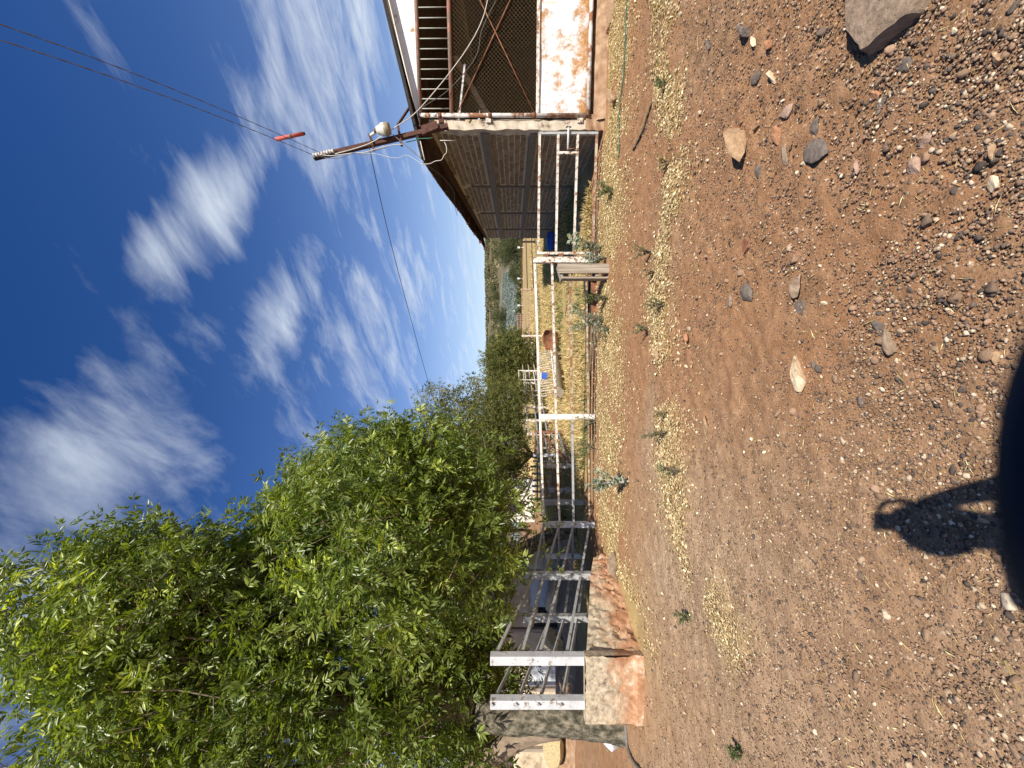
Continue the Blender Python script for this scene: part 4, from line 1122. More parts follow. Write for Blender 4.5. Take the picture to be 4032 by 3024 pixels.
def build_small_tree(name, label, base, lobes, n, seed, mat, leaf, r, group, light=.1, cat='tree'):
    q = np.random.default_rng(seed); t = thing(name, label, cat, base, group=group)
    P, D, U, LN, asp = spray_template(seed, 5, 2, .35, .16, .075, .032, .3)
    V, Fc, T, pos, dirs = crown(lobes, n, q, [(P, D, U, LN, asp)], light=light, leaf=leaf, shell=.6)
    make('crown', V, Fc, M[mat], t, attrs=dict(tint=T))
    g = G(); b = Vector(base)
    top = sum((Vector(l[0]) for l in lobes), Vector()) / len(lobes)
    f = b.lerp(top, .35)
    g.tube(smooth_path([b + Vector((0, 0, -.2)), b.lerp(f, .5), f], 4), list(np.linspace(r * 1.2, r * .8, 9)), 10)
    for c, rr in lobes:
        pts, rad = limb(f, Vector(c), r * .5, r * .12, q, .15, 5); g.tube(pts, rad, 6, False)
    g.make('trunk', M['bark'], t, True)
    return t


def L3(x, y, z, r, sq=1.0): return (Vector((x, y, z)), (r, r, r * sq))


# olive-green trees behind the pens
build_small_tree('mesquite_tree', 'rounded olive green tree with a low skirt, right of the ash crown', (1.6, 25, 0),
                 [L3(1.9, 24.6, 1.6, 1.1), L3(1.2, 25.2, 2.3, 1.1), L3(2.3, 25.4, 1.2, 1.0, .9), L3(.6, 24.8, 1.5, 1.1), L3(1.7, 26, 2.0, 1.0), L3(-.3, 24.5, 1.5, 1.0)], 1700, 31, 'mesq', 1.5, .14, 'olive trees behind the pens', .12)
build_small_tree('mesquite_tree', 'loose yellow green tree showing sky through it, behind the ash crown', (-1.6, 19.5, 0),
                 [lob(1720, 1590, 19, 70), lob(1800, 1650, 19.5, 90), lob(1850, 1560, 19, 55), lob(1900, 1660, 19, 90), lob(1760, 1750, 20, 100), lob(1860, 1780, 19, 90), lob(1900, 1530, 19.4, 38)], 850, 32, 'mesq', 1.5, .13, 'olive trees behind the pens', .3)
build_small_tree('mesquite_tree', 'dense dark olive tree shading the pens under the ash crown', (-3.2, 16.5, 0),
                 [lob(1960, 1640, 16, 95), lob(1990, 1760, 15.5, 100), lob(1930, 1740, 16.5, 110), lob(2010, 1560, 17, 70), lob(1940, 1860, 16, 110), lob(2020, 1870, 15, 60), lob(1880, 1900, 17, 120)], 2200, 33, 'mesq', 1.25, .15, 'olive trees behind the pens', .05)

build_small_tree('mesquite_tree', 'dense tree added behind the cream stable to block sky and deepen shade', (-10.5, 17.5, 0),  # added tree: closes off the sky behind and deepens the shade
                 [L3(-9.5, 17, 3.2, 1.8), L3(-11.5, 17.5, 3.6, 2.0), L3(-13.5, 17, 3.4, 2.0), L3(-8.2, 17.5, 2.9, 1.3), L3(-15.5, 17, 3.6, 2.0), L3(-11, 17, 5.4, 1.8), L3(-14, 17.2, 5.2, 1.8)], 2000, 34, 'mesq', 1.7, .2, 'olive trees behind the pens', .03)

# ------------------------------------------------------------------ trees and brush far off
far = [(25.5, 72, 2.5, 'dark rounded tree just past the far corner of the barn', 1.1), (28.2, 84, 2.6, 'taller olive green tree behind the rounded one by the barn', 1.2), (20.6, 74, 1.3, 'bare topped dark bush left of the rounded tree', .9),
       (30, 176, 4.2, 'broad tree standing in the middle of the agave plot', .8), (24, 172, 3.0, 'smaller tree joined to the broad one in the agave plot', .8), (18, 140, .9, 'small round bush on the near edge of the agave plot', .8),
       (62, 275, 4.0, 'dark tree on the lower hillside near the barn', .8), (74, 300, 4.0, 'round dark tree high on the hillside near the barn roof', .8), (52, 300, 3.2, 'dark bushy tree on the hillside above the broad one', .8),
       (22, 250, 3.0, 'small hillside tree at the left end of the agave', .8), (38, 330, 4.0, 'lone dark tree halfway up the hill', .8)]
for k, (x, y, r, lab, sq) in enumerate(far):
    q = random.Random(k + 50); z = gzs(x, y)
    lb = [L3(x + q.uniform(-.6, .6) * r, y + q.uniform(-.4, .4) * r, z + r * q.uniform(.5, 1.2) * sq, r * q.uniform(.45, .7), sq) for _ in range(6)]
    build_small_tree('far_tree', lab, (x, y, z), lb, int(420 + 2000 / y * 6), 60 + k, 'far_leaf', 1.0 + r * .55, r * .07, 'trees out on the field and hill', .12)


def clumps(n, xyfun, size, mat, name, label, seed, quads=22, lo=.6):
    q = np.random.default_rng(seed)
    x, y, s = xyfun(q, n); n = len(x); z = gz(x, y)
    c = np.repeat(np.stack([x, y, z], 1), quads, 0); ss = np.repeat(s, quads)
    d = unit(q.normal(size=(n * quads, 3))); d[:, 2] = np.abs(d[:, 2])
    P = c + d * (ss * q.random(n * quads) ** .5)[:, None] * np.array([1, 1, .8])
    D = unit(d + q.normal(size=d.shape) * .5); U = q.normal(size=d.shape)
    V, Fc = leaf_quads(P, D, U, ss * size, ss * size * .55)
    t = np.repeat(np.clip(np.repeat(q.normal(.45, .25, n), quads) + q.normal(0, .12, n * quads), 0, 1), 4)
    o = make(name, V, Fc, M[mat], attrs=dict(tint=t)); return tag(o, label, kind='stuff')


def xy_hill(q, n):
    y = 285 + 430 * q.random(n) ** .8; x = y * q.uniform(-.2, .52, n); s = q.uniform(.9, 2.6, n) * (y / 350) ** .3
    k = fbm(x * .012, y * .012, 3) > .40; return x[k], y[k], s[k]


clumps(5200, xy_hill, .95, 'scrub', 'hill_scrub', 'dry olive brush covering the hillside', 71)


def xy_hedge(q, n):
    y = q.uniform(66, 92, n); x = y * q.uniform(-.02, .40, n); s = q.uniform(.35, .9, n); return x, y, s


clumps(420, xy_hedge, .9, 'far_leaf', 'field_edge_brush', 'low green brush along the far edge of the straw field', 72)


def xy_agave(q, n):
    rows = q.integers(0, 46, n); y = 108 + rows * 2.4 + q.normal(0, .12, n); x = q.uniform(-10, 66, n); s = q.uniform(.5, .85, n)
    k = x < .285 * y; return x[k], y[k], s[k]


clumps(3200, xy_agave, .85, 'agave', 'agave_rows', 'rows of blue grey agave plants on the plot', 73, 12)

# ------------------------------------------------------------------ far yard fence, pens, troughs
def yard_fence():
    f = thing('yard_fence', 'thin rusty three rail fence crossing the straw field', 'fence', (5.6, 23, 0))
    P = [(at(0, 952, 25.5).x, 25.5), (at(0, 1140, 23).x, 23), (at(0, 1323, 20.3).x, 20.3)]
    P = [(P[0][0] + 4.2, 29.0)] + P
    for k, p in enumerate(P): fence_post(p, -.2, 1.12, .10, ['dark', 'dark', 'rail_rust', 'white_rusty'][k], f)
    for zz in (.35, .72, 1.06):
        for k in range(3): G().bar((*P[k], zz), (*P[k + 1], zz), .055).make('rail', M['rust_dark' if k < 2 else 'rail_rust'], f)
    # white corral running back behind the hay rack
    c = thing('corral_fence', 'white pipe corral fence running back beneath the olive trees', 'fence', (0, 20, 0))
    Q = [(3.4, 32), (2.4, 28), (1.5, 25), (.75, 22.3), (.05, 20), (-.55, 18), (-1.0, 16.4), (-1.45, 15.3), (-1.85, 14.3)]
    for k, p in enumerate(Q): fence_post(p, -.2, 1.05, .09, 'white_rusty', c)
    for zz in (.30, .66, 1.0):
        for k in range(len(Q) - 1): G().bar((*Q[k], zz), (*Q[k + 1], zz), .045).make('rail', M['white_rusty' if k < 6 else 'galv'], c)
    gt = thing('corral_gate', 'small white tube gate taller than the corral rails', 'gate', (.4, 20.4, 0))
    a, b = Vector((.72, 20.6, 0)), Vector((-.3, 17.7, 0))
    for zz in (.5, .95, 1.28): G().bar(a + Vector((0, 0, zz)), b + Vector((0, 0, zz)), .045).make('rail', M['white'], gt)
    for p in (a, b, a.lerp(b, .5)): G().bar(p + Vector((0, 0, -.05)), p + Vector((0, 0, 1.30)), .045).make('stile', M['white'], gt)
    # pink cattle panel far off
    pk = thing('cattle_panel', 'faded pink welded panel standing far out at the field edge', 'panel', (8.4, 48, 0))
    A, B = Vector((8.9, 49, 0)), Vector((6.4, 45, 0))
    for k in range(9): G().bar(A.lerp(B, k / 8), A.lerp(B, k / 8) + Vector((0, 0, 1.15)), .06).make('upright', M['st_pink'], pk)
    for zz in (.3, .7, 1.1): G().bar(A + Vector((0, 0, zz)), B + Vector((0, 0, zz)), .06).make('rail', M['st_pink'], pk)
    # rust brown pen nearer, under the ash
    r = thing('rusty_pen', 'red brown steel pen with many rails under the ash crown', 'pen', (-2.2, 10.5, 0))
    Q = [(at(0, 1703, 11.6).x, 11.6), (at(0, 1792, 12.4).x, 12.4), (at(0, 1835, 9.5).x, 9.5), (at(0, 1930, 9.2).x, 9.2), (at(0, 1978, 8.4).x, 8.4)]
    H = [zr(2105, 11.6), zr(2100, 12.4), zr(2126, 9.5), zr(2150, 9.2), zr(2140, 8.4)]
    for k, p in enumerate(Q): fence_post(p, -.2, H[k], .10, ['rust', 'galv_white', 'white_rusty', 'galv', 'galv'][k], r)
    for a, b in ((0, 1), (0, 2), (2, 3), (3, 4)):
        for fz in (.22, .45, .7, .95):
            G().bar((*Q[a], H[a] * fz), (*Q[b], H[b] * fz), .04).make('rail', M['rust' if (a + b) % 2 else 'galv'], r)
    G().bar((Q[0][0], Q[0][1], .75), (Q[2][0], Q[2][1], .1), .05).make('brace', M['rust'], r)
    # slatted wooden crate rails in the shade behind
    w = thing('slat_panel', 'brown wooden slat panel leaning in the shade of the pen', 'panel', (-2.9, 12.6, 0))
    for k in range(9): G().bar((-2.1 - k * .22, 12.6 + k * .05, 0.0), (-2.1 - k * .22 + random.uniform(-.03, .03), 12.65 + k * .05, .95 + random.uniform(-.05, .05)), .06).make('slat', M['wood'], w)
    for zz in (.25, .75): G().bar((-2.0, 12.68, zz), (-4.0, 13.1, zz), .05).make('batten', M['wood'], w)
    # hay rack: tank trough with white hoops over it
    h = thing('hay_rack', 'grey cylindrical feed trough with a rack of white bent hoops', 'feeder', (.2, 11.9, 0))
    e0 = at(2205, 1385, 12.6); e1 = at(2199, 1545, 11.4); e0.z = .30; e1.z = .29
    dv = (e1 - e0).normalized(); sx = Vector((dv.y, -dv.x, 0)).normalized()
    V = []; nn = 14
    for e, rr in ((e0, .24), (e1, .24), (e1 - dv * .0, .225), (e0, .225)):
        for k in range(nn + 1):
            an = math.pi * k / nn; V.append(e + sx * math.cos(an) * rr + Vector((0, 0, -math.sin(an) * rr)))
    m1 = nn + 1
    Fc = [(a_ * m1 + k, b_ * m1 + k, b_ * m1 + k + 1, a_ * m1 + k + 1) for a_, b_ in ((0, 1), (2, 3)) for k in range(nn)]
    make('tank', V, Fc, M['tank'], h, True)
    V = [p + dv * .01 for p in V[m1:2 * m1]]; V += [p + dv * .02 for p in V]
    make('tank_end', V, [tuple(range(m1)), tuple(range(2 * m1 - 1, m1 - 1, -1))] + [(k, k + 1, m1 + k + 1, m1 + k) for k in range(nn)], M['tank_end'], h)
    a = e0 + Vector((.05, .0, .02)); b = e1 + Vector((-.12, .0, .02))
    G().tube([a, b], .02, 6).make('trough_rail', M['white'], h)
    sd = Vector((dv.y, -dv.x, 0))
    for k in range(10):
        p = a.lerp(b, (k + .3) / 10)
        wv = dv * .055
        if k in (5,): continue
        pts = smooth_path([p - wv, p - wv + Vector((0, 0, .20)) + sd * .05, p - wv * .8 + Vector((0, 0, .36)) + sd * .10, p + Vector((0, 0, .41)) + sd * .12, p + wv * .8 + Vector((0, 0, .36)) + sd * .10, p + wv + Vector((0, 0, .20)) + sd * .05, p + wv], 3)
        G().tube(pts, .013, 5).make('hoop', M['white_rusty'], h, True)
    for p in (a.lerp(b, .12), a.lerp(b, .62)):
        ft = Vector((p.x + .04, p.y - .25, gzs(p.x, p.y - .25)))
        G().tube([p, ft], .018, 6).make('leg', M['white'], h, True)
        G().tube([p.lerp(ft, .5), p + dv * .18], .012, 6).make('strut', M['white'], h, True)
        G().tube([p.lerp(ft, .5), p - dv * .18], .012, 6).make('strut', M['white'], h, True)
    bb = thing('blue_bin', 'bright blue plastic scoop hanging on the white hoops', 'bin', a.lerp(b, .62) + Vector((0, 0, .2)))
    p = a.lerp(b, .60) + Vector((0.03, -.05, .30))
    gq = G(); gq.box(p, (.22, .13, .17), Matrix.Rotation(.2, 3, 'Y'), taper=.8); gq.make('bucket', M['blue'], bb)
    G().box(p + Vector((0, 0, .1)), (.23, .14, .03)).make('rim', M['white'], bb)
    # rusty half tank, open like a boat
    t = thing('rusty_trough', 'rust brown half tank tipped open in the straw', 'trough', on_ground(2212, 1345))
    c = on_ground(2206, 1345); V = []; Fc = []; n = 16; m_ = 12
    for i in range(n + 1):
        u = -1 + 2 * i / n
        for j in range(m_ + 1):
            an = math.pi * j / m_; rr = .33 * (1 - .55 * abs(u) ** 2.4)
            V.append((u * .36, -rr * math.cos(an), -rr * math.sin(an) * .95))
    Fc = [(i * (m_ + 1) + j, (i + 1) * (m_ + 1) + j, (i + 1) * (m_ + 1) + j + 1, i * (m_ + 1) + j + 1) for i in range(n) for j in range(m_)]
    Rm = Matrix.Rotation(R(-16), 3, 'Z') @ Matrix.Rotation(R(38), 3, 'X') @ Matrix.Rotation(R(-8), 3, 'Y')
    V = [Rm @ Vector(p) + c + Vector((0, 0, .36)) for p in V]
    o = make('shell', V, Fc, M['rust'], t, True)
    md = o.modifiers.new('thick', 'SOLIDIFY'); md.thickness = .014
    G().tube([V[0]] + [V[i * (m_ + 1)] for i in range(1, n + 1)], .012, 6).make('lip', M['rust_dark'], t, True)
    # blue drum in the shade of the barn
    d = thing('blue_drum', 'blue plastic drum lying in the shade by the brick wall', 'drum', (5.15, 13.9, 0))
    Mx = Matrix.Translation((5.05, 13.6, .19)) @ Matrix.Scale(.8, 4) @ Matrix.Rotation(R(62), 4, 'Z') @ Matrix.Rotation(R(90), 4, 'X')
    G().lathe([(.02, -.36), (.20, -.36), (.225, -.34), (.225, -.15), (.235, -.13), (.225, -.11), (.225, .11), (.235, .13), (.225, .15), (.225, .34), (.20, .36), (.02, .36)], 20, Mx).make('body', M['blue'], d, True)
    G().lathe([(.03, .361), (.03, .385), (.01, .386)], 10, Mx).make('bung', M['cable_black'], d, True)
    # upended wooden chute by the gate post
    b_ = thing('plank_box', 'weathered grey plank box stood on end beside the gate post', 'box', on_ground(2405, 1068))
    bd = 6.15

    def plank(Y0, Y1, X0, X1, d0, th, nm='plank', mt='wood'):
        p0 = at(X1, Y0, d0); p1 = at(X1, Y1, d0); p2 = at(X0, Y1, d0); p3 = at(X0, Y0, d0)
        V = [p0, p1, p2, p3] + [p + Vector((0, th, 0)) for p in (p0, p1, p2, p3)]
        make(nm, V, [(0, 1, 2, 3), (4, 7, 6, 5), (0, 4, 5, 1), (1, 5, 6, 2), (2, 6, 7, 3), (3, 7, 4, 0)], M[mt], b_)
    plank(1038, 1054, 2196, 2415, bd, .03); plank(1055, 1075, 2199, 2416, bd - .01, .03); plank(1089, 1096, 2212, 2412, bd + .02, .16)
    V = [at(2196, 1040, bd), at(2212, 1096, bd), at(2220, 1096, bd), at(2210, 1040, bd)]; V += [p + Vector((0, .2, 0)) for p in V]
    make('top_plank', [p + Vector((0, .03, 0)) for p in V], [(0, 1, 2, 3), (4, 7, 6, 5), (0, 4, 5, 1), (1, 5, 6, 2), (2, 6, 7, 3), (3, 7, 4, 0)], M['wood'], b_)
    plank(1076, 1088, 2345, 2358, bd + .03, .12, 'cleat')
    # rusty steel pan and dark channel on the ground behind the weeds
    pn = thing('rusty_pan', 'rusty steel pan with dark channel rim half hidden by weeds', 'pan', on_ground(2365, 1180))
    a = at(2362, 1262, 7.05); b = at(2350, 1110, 7.05)
    G().bar(at(2318, 1262, 7.1), at(2312, 1105, 7.1), .06, .10).make('channel', M['dark'], pn)
    G().bar(at(2341, 1262, 7.12), at(2338, 1108, 7.12), .16, .14).make('pan', M['rust'], pn)
    G().bar(at(2328, 1100, 7.0), at(2365, 1100, 7.0), .07).make('end_block', M['rust_dark'], pn)
    # three black hoses on the dirt
    for k, (dd, lab) in enumerate(((7.72, 'farthest of three thin black hoses lying behind the fence'), (7.40, 'middle one of three thin black hoses lying behind the fence'), (7.12, 'nearest of three thin black hoses lying behind the fence'))):
        q = random.Random(k)
        pts = []
        for i in range(40):
            x = 3.5 - 4.6 * i / 39; y = dd + q.uniform(-.014, .014) + .05 * math.sin(i * .35 + k) + .05 * i / 39
            pts.append((x, y, gzs(x, y) + .012))
        tag(G().tube(smooth_path(pts, 2), .011, 6).make('hose', M['cable_black'], None, True), lab, 'hose', 'black hoses behind the fence')


M['tank'] = m_simple('dull_tank', [(0.3, (0.16, 0.13, 0.095)), (0.7, (0.28, 0.235, 0.175))], 8, .8, .2, .004)
M['tank_end'] = m_simple('pale_tank_end', [(0.3, (0.40, 0.35, 0.27)), (0.7, (0.56, 0.50, 0.40))], 8, .8, .2, .004)
M['blue'] = m_simple('blue_plastic', [(0.3, (0.018, 0.07, 0.36)), (0.7, (0.03, 0.11, 0.50))], 6, .45, .05, .002, spec=.5)
M['sack'] = m_simple('white_sack', [(0.3, (0.50, 0.50, 0.52)), (0.7, (0.72, 0.72, 0.74))], 9, .8, .5, .02)
M['cream_wall'] = m_simple('stained_cream_wall', [(0.3, (0.20, 0.15, 0.10)), (0.45, (0.50, 0.41, 0.28)), (0.7, (0.64, 0.57, 0.45))], 2.2, .95, .4, .02, detail=9)
M['pale_door'] = m_simple('pale_blue_door', [(0.3, (0.42, 0.46, 0.52)), (0.7, (0.58, 0.61, 0.65))], 4, .6, .1, .004)
M['house_white'] = m_simple('white_house_wall', [(0.3, (0.56, 0.52, 0.45)), (0.7, (0.74, 0.71, 0.64))], 1.2, .9, .2, .01)
M['house_yellow'] = m_simple('yellow_house_wall', [(0.3, (0.45, 0.33, 0.15)), (0.7, (0.58, 0.45, 0.24))], 1.2, .9, .2, .01)
yard_fence()


# ------------------------------------------------------------------ buildings glimpsed under the trees
def sheds():
    s = thing('stable', 'low cream stable wall with pale metal door behind the chute', 'stable', (-8, 12, 0))
    x0, x1 = -13.5, -5.0

    def yy(x): return 11.7 + (x - x0) * .06
    q = random.Random(3); V = []; n = 30
    for i in range(n + 1):
        x = x0 + (x1 - x0) * i / n
        for j in range(6): V.append((x, yy(x) + q.uniform(-.02, .02), -.2 + 2.6 * j / 5))
    make('wall', V, [(i * 6 + j, (i + 1) * 6 + j, (i + 1) * 6 + j + 1, i * 6 + j + 1) for i in range(n) for j in range(5)], M['cream_wall'], s)
    G().box((-9.0, yy(-9.0) - .05, .55), (.75, .06, 1.1)).make('door', M['pale_door'], s)
    G().box((-9.38, yy(-9.4) - .06, .6), (.05, .08, 1.3)).make('door_post', M['dark'], s)
    G().box((-7.35, yy(-7.3) - .03, .55), (.8, .05, .75)).make('opening_shade', M['dark'], s)  # solid dark panel, its colour stands in for the shade of an opening
    G().box((-6.5, yy(-6.4) - .1, .75), (.85, .1, .55)).make('water_tank', M['pale_door'], s)
    ny = 60; V = []
    for i in range(ny + 1):
        x = x0 - .3 + (x1 - x0 + .6) * i / ny
        for y, z in ((-.55, 2.05), (3.5, 2.7)): V.append((x, yy(x) + y, z + .02 * math.sin(i * math.pi)))
    make('roof', V, [(i * 2, i * 2 + 2, i * 2 + 3, i * 2 + 1) for i in range(ny)], M['tin'], s)
    for k in range(5):
        x = -12.5 + k * 1.7; G().box((x, yy(x) - .45, 1.0), (.10, .10, 2.1)).make('post', M['wood'], s)
    # earth bank before the stable
    V = []; n = 40
    for i in range(n + 1):
        x = -13 + 9.3 * i / n; h = .30 + .10 * math.sin(i * .7) + q.uniform(-.03, .03)
        for y, z in ((9.6, -.05), (10.1, h * .7), (10.6, h), (11.3, h * .8), (11.9, .1)): V.append((x + q.uniform(-.05, .05), y + q.uniform(-.08, .08), z))
    o = make('earth_bank', V, [(i * 5 + j, (i + 1) * 5 + j, (i + 1) * 5 + j + 1, i * 5 + j + 1) for i in range(n) for j in range(4)], M['clay'], None, True)
    tag(o, 'low bank of brown earth before the stable wall', kind='structure')
    # pale boulders in front of the stable
    for k, (X, Y, d, r, lab, mt) in enumerate(((2135, 2530, 10.6, .42, 'yellowish boulder beyond the chute, right of the pale door', 'st_yellow'), (2118, 2370, 10.8, .40, 'whitish boulder seen between the chute rails', 'st_cream'), (2160, 2945, 10.2, .45, 'yellow boulder left of the big trunk', 'st_yellow'))):
        p = at(X, Y, d); p.z = .42
        V, Fc = rock_mesh(k + 300, 3, 1.0)
        o = make('boulder', V * np.array([r, r * .8, r * .8]) + np.array(tuple(p)), Fc, M[mt], None, True); tag(o, lab, 'boulder')
    h = thing('white_house', 'white walled house glimpsed far behind the pens', 'house', (-7.6, 30, 0))
    x0, x1 = -10.2, -5.2
    G().box((-8.6, 30, 1.25), (3.2, 3, 2.7)).make('wall', M['house_white'], h)
    G().box((-6.2, 30.2, 1.15), (1.58, 3, 2.5)).make('wing', M['house_yellow'], h)
    G().box((-8.6, 29.9, 2.68), (3.6, 3.4, .14)).make('roof', M['concrete'], h)
    G().box((-7.4, 28.47, .95), (.7, .06, 1.9)).make('door', M['pale_door'], h)
    w_ = G().box((-9.1, 28.47, 1.45), (.9, .06, .8)).make('window', M['dark'], h)
    G().box((-9.1, 28.44, 1.02), (1.05, .12, .06)).make('sill', M['concrete'], w_)
    for k, (Y, d, lab) in enumerate(((975, 58, 'white marker post by the far corner of the barn'), (1097, 62, 'white marker post in the middle of the far field edge'), (1203, 60, 'white marker post left along the far field edge'))):
        p = at(2050, Y, d); z = gzs(p.x, d)
        g = G(); g.tube([(p.x, d, z), (p.x, d, z + .70)], .05, 10); g.tube([(p.x, d, z + .60), (p.x, d, z + .95)], [.17, .13], 10)
        tag(g.make('marker_post', M['white'], None), lab, 'post', 'white marker posts')
    # things by the big trunk
    V, Fc = rock_mesh(410, 3, 1.0)
    p = on_ground(2470, 2958); o = make('feed_sack', V * np.array([.13, .20, .17]) + np.array([p.x - .02, p.y + .25, .14]), Fc, M['sack'], None, True)
    tag(o, 'crumpled white sack slumped left of the thick trunk', 'sack')
    pts = smooth_path([on_ground(X, Y) + Vector((0, 0, .025)) for X, Y in ((2455, 2770), (2466, 2830), (2472, 2880), (2476, 2930), (2490, 2975), (2510, 3010), (2545, 3060), (2560, 3200))], 5)
    tag(G().tube(pts, .022, 8).make('ground_pipe', M['cable_grey'], None, True), 'dark grey flexible pipe lying before the thick trunk', 'pipe')


M['st_yellow'] = m_stone('yellow_stone', (0.22, 0.165, 0.08), (0.40, 0.32, 0.17), (0.55, 0.46, 0.28))
sheds()


# ------------------------------------------------------------------ stones lying in the yard
def dep(X): return F * CAMH / (X - HOR)


def stone(X0, X1, Y0, Y1, hf, mat, label, seed, tilt=0.0, rot=0.0, cuts=10, sink=.25, group=None, sub=3):
    """a stone that covers photo rows X0..X1 and columns Y0..Y1 on the ground; hf = height / width"""
    Xm = (X0 + X1) / 2; d = dep(Xm); w = (Y1 - Y0) / F * d
    hgt = w * hf
    lenY = max(dep(X0) - dep(X1) - hgt * d / CAMH * .9, w * .35)
    c = on_ground(Xm + (X1 - X0) * .12, (Y0 + Y1) / 2)
    V, Fc = rock_mesh(seed, sub, 1.0, cuts)
    V = V * np.array([w / 2, lenY / 2, hgt / 2]) * 1.12
    cr, sr = math.cos(rot), math.sin(rot)
    V = np.stack([V[:, 0] * cr - V[:, 1] * sr, V[:, 0] * sr + V[:, 1] * cr, V[:, 2] + V[:, 0] * tilt], 1)
    z = gzs(c.x, c.y)
    V += np.array([c.x, c.y, z + hgt / 2 * (1 - sink)])
    o = make('stone', V, Fc, M[mat], None, False)
    me = o.data
    md = o.modifiers.new('round', 'BEVEL'); md.width = min(w, hgt) * .05; md.segments = 1; md.angle_limit = R(25)
    return tag(o, label, 'stone', group)


def slab(poly, h, mat, label, seed, top_tilt=0.0):
    """flat stone with a drawn outline on the ground (photo points), height h, edges broken"""
    q = np.random.default_rng(seed); P = [on_ground(X, Y) for X, Y in poly]; pts = []
    for a, b in zip(P, P[1:] + P[:1]):
        n = max(2, int((b - a).length / .03))
        for k in range(n):
            pts.append(a.lerp(b, k / n) + Vector((q.normal(), q.normal(), 0)) * .004)
    c = sum(pts, Vector()) / len(pts); n = len(pts); V = []; rings = [(1.0, -.03), (1.03, h * .25), (1.0, h * .7), (.955, h * .98), (.8, h * 1.01), (.6, h * 1.02), (.4, h * 1.01), (.2, h * 1.0)]
    for s, z in rings:
        for p in pts:
            r_ = c + (p - c) * s; V.append(tuple(r_ + Vector((q.normal() * .002, q.normal() * .002, z * (1 + top_tilt * (r_.x - c.x)) + (.012 * (fbm(np.array([r_.x * 14]), np.array([r_.y * 14]), 3)[0] - .5) if z > 0 else 0) + gzs(c.x, c.y)))))
    Fc = [(i * n + k, i * n + (k + 1) % n, (i + 1) * n + (k + 1) % n, (i + 1) * n + k) for i in range(len(rings) - 1) for k in range(n)]
    Fc.append(tuple(range((len(rings) - 1) * n, len(rings) * n)))
    o = make('stone', V, Fc, M[mat], None, True); o.data.set_sharp_from_angle(angle=R(40))
    return tag(o, label, 'stone')


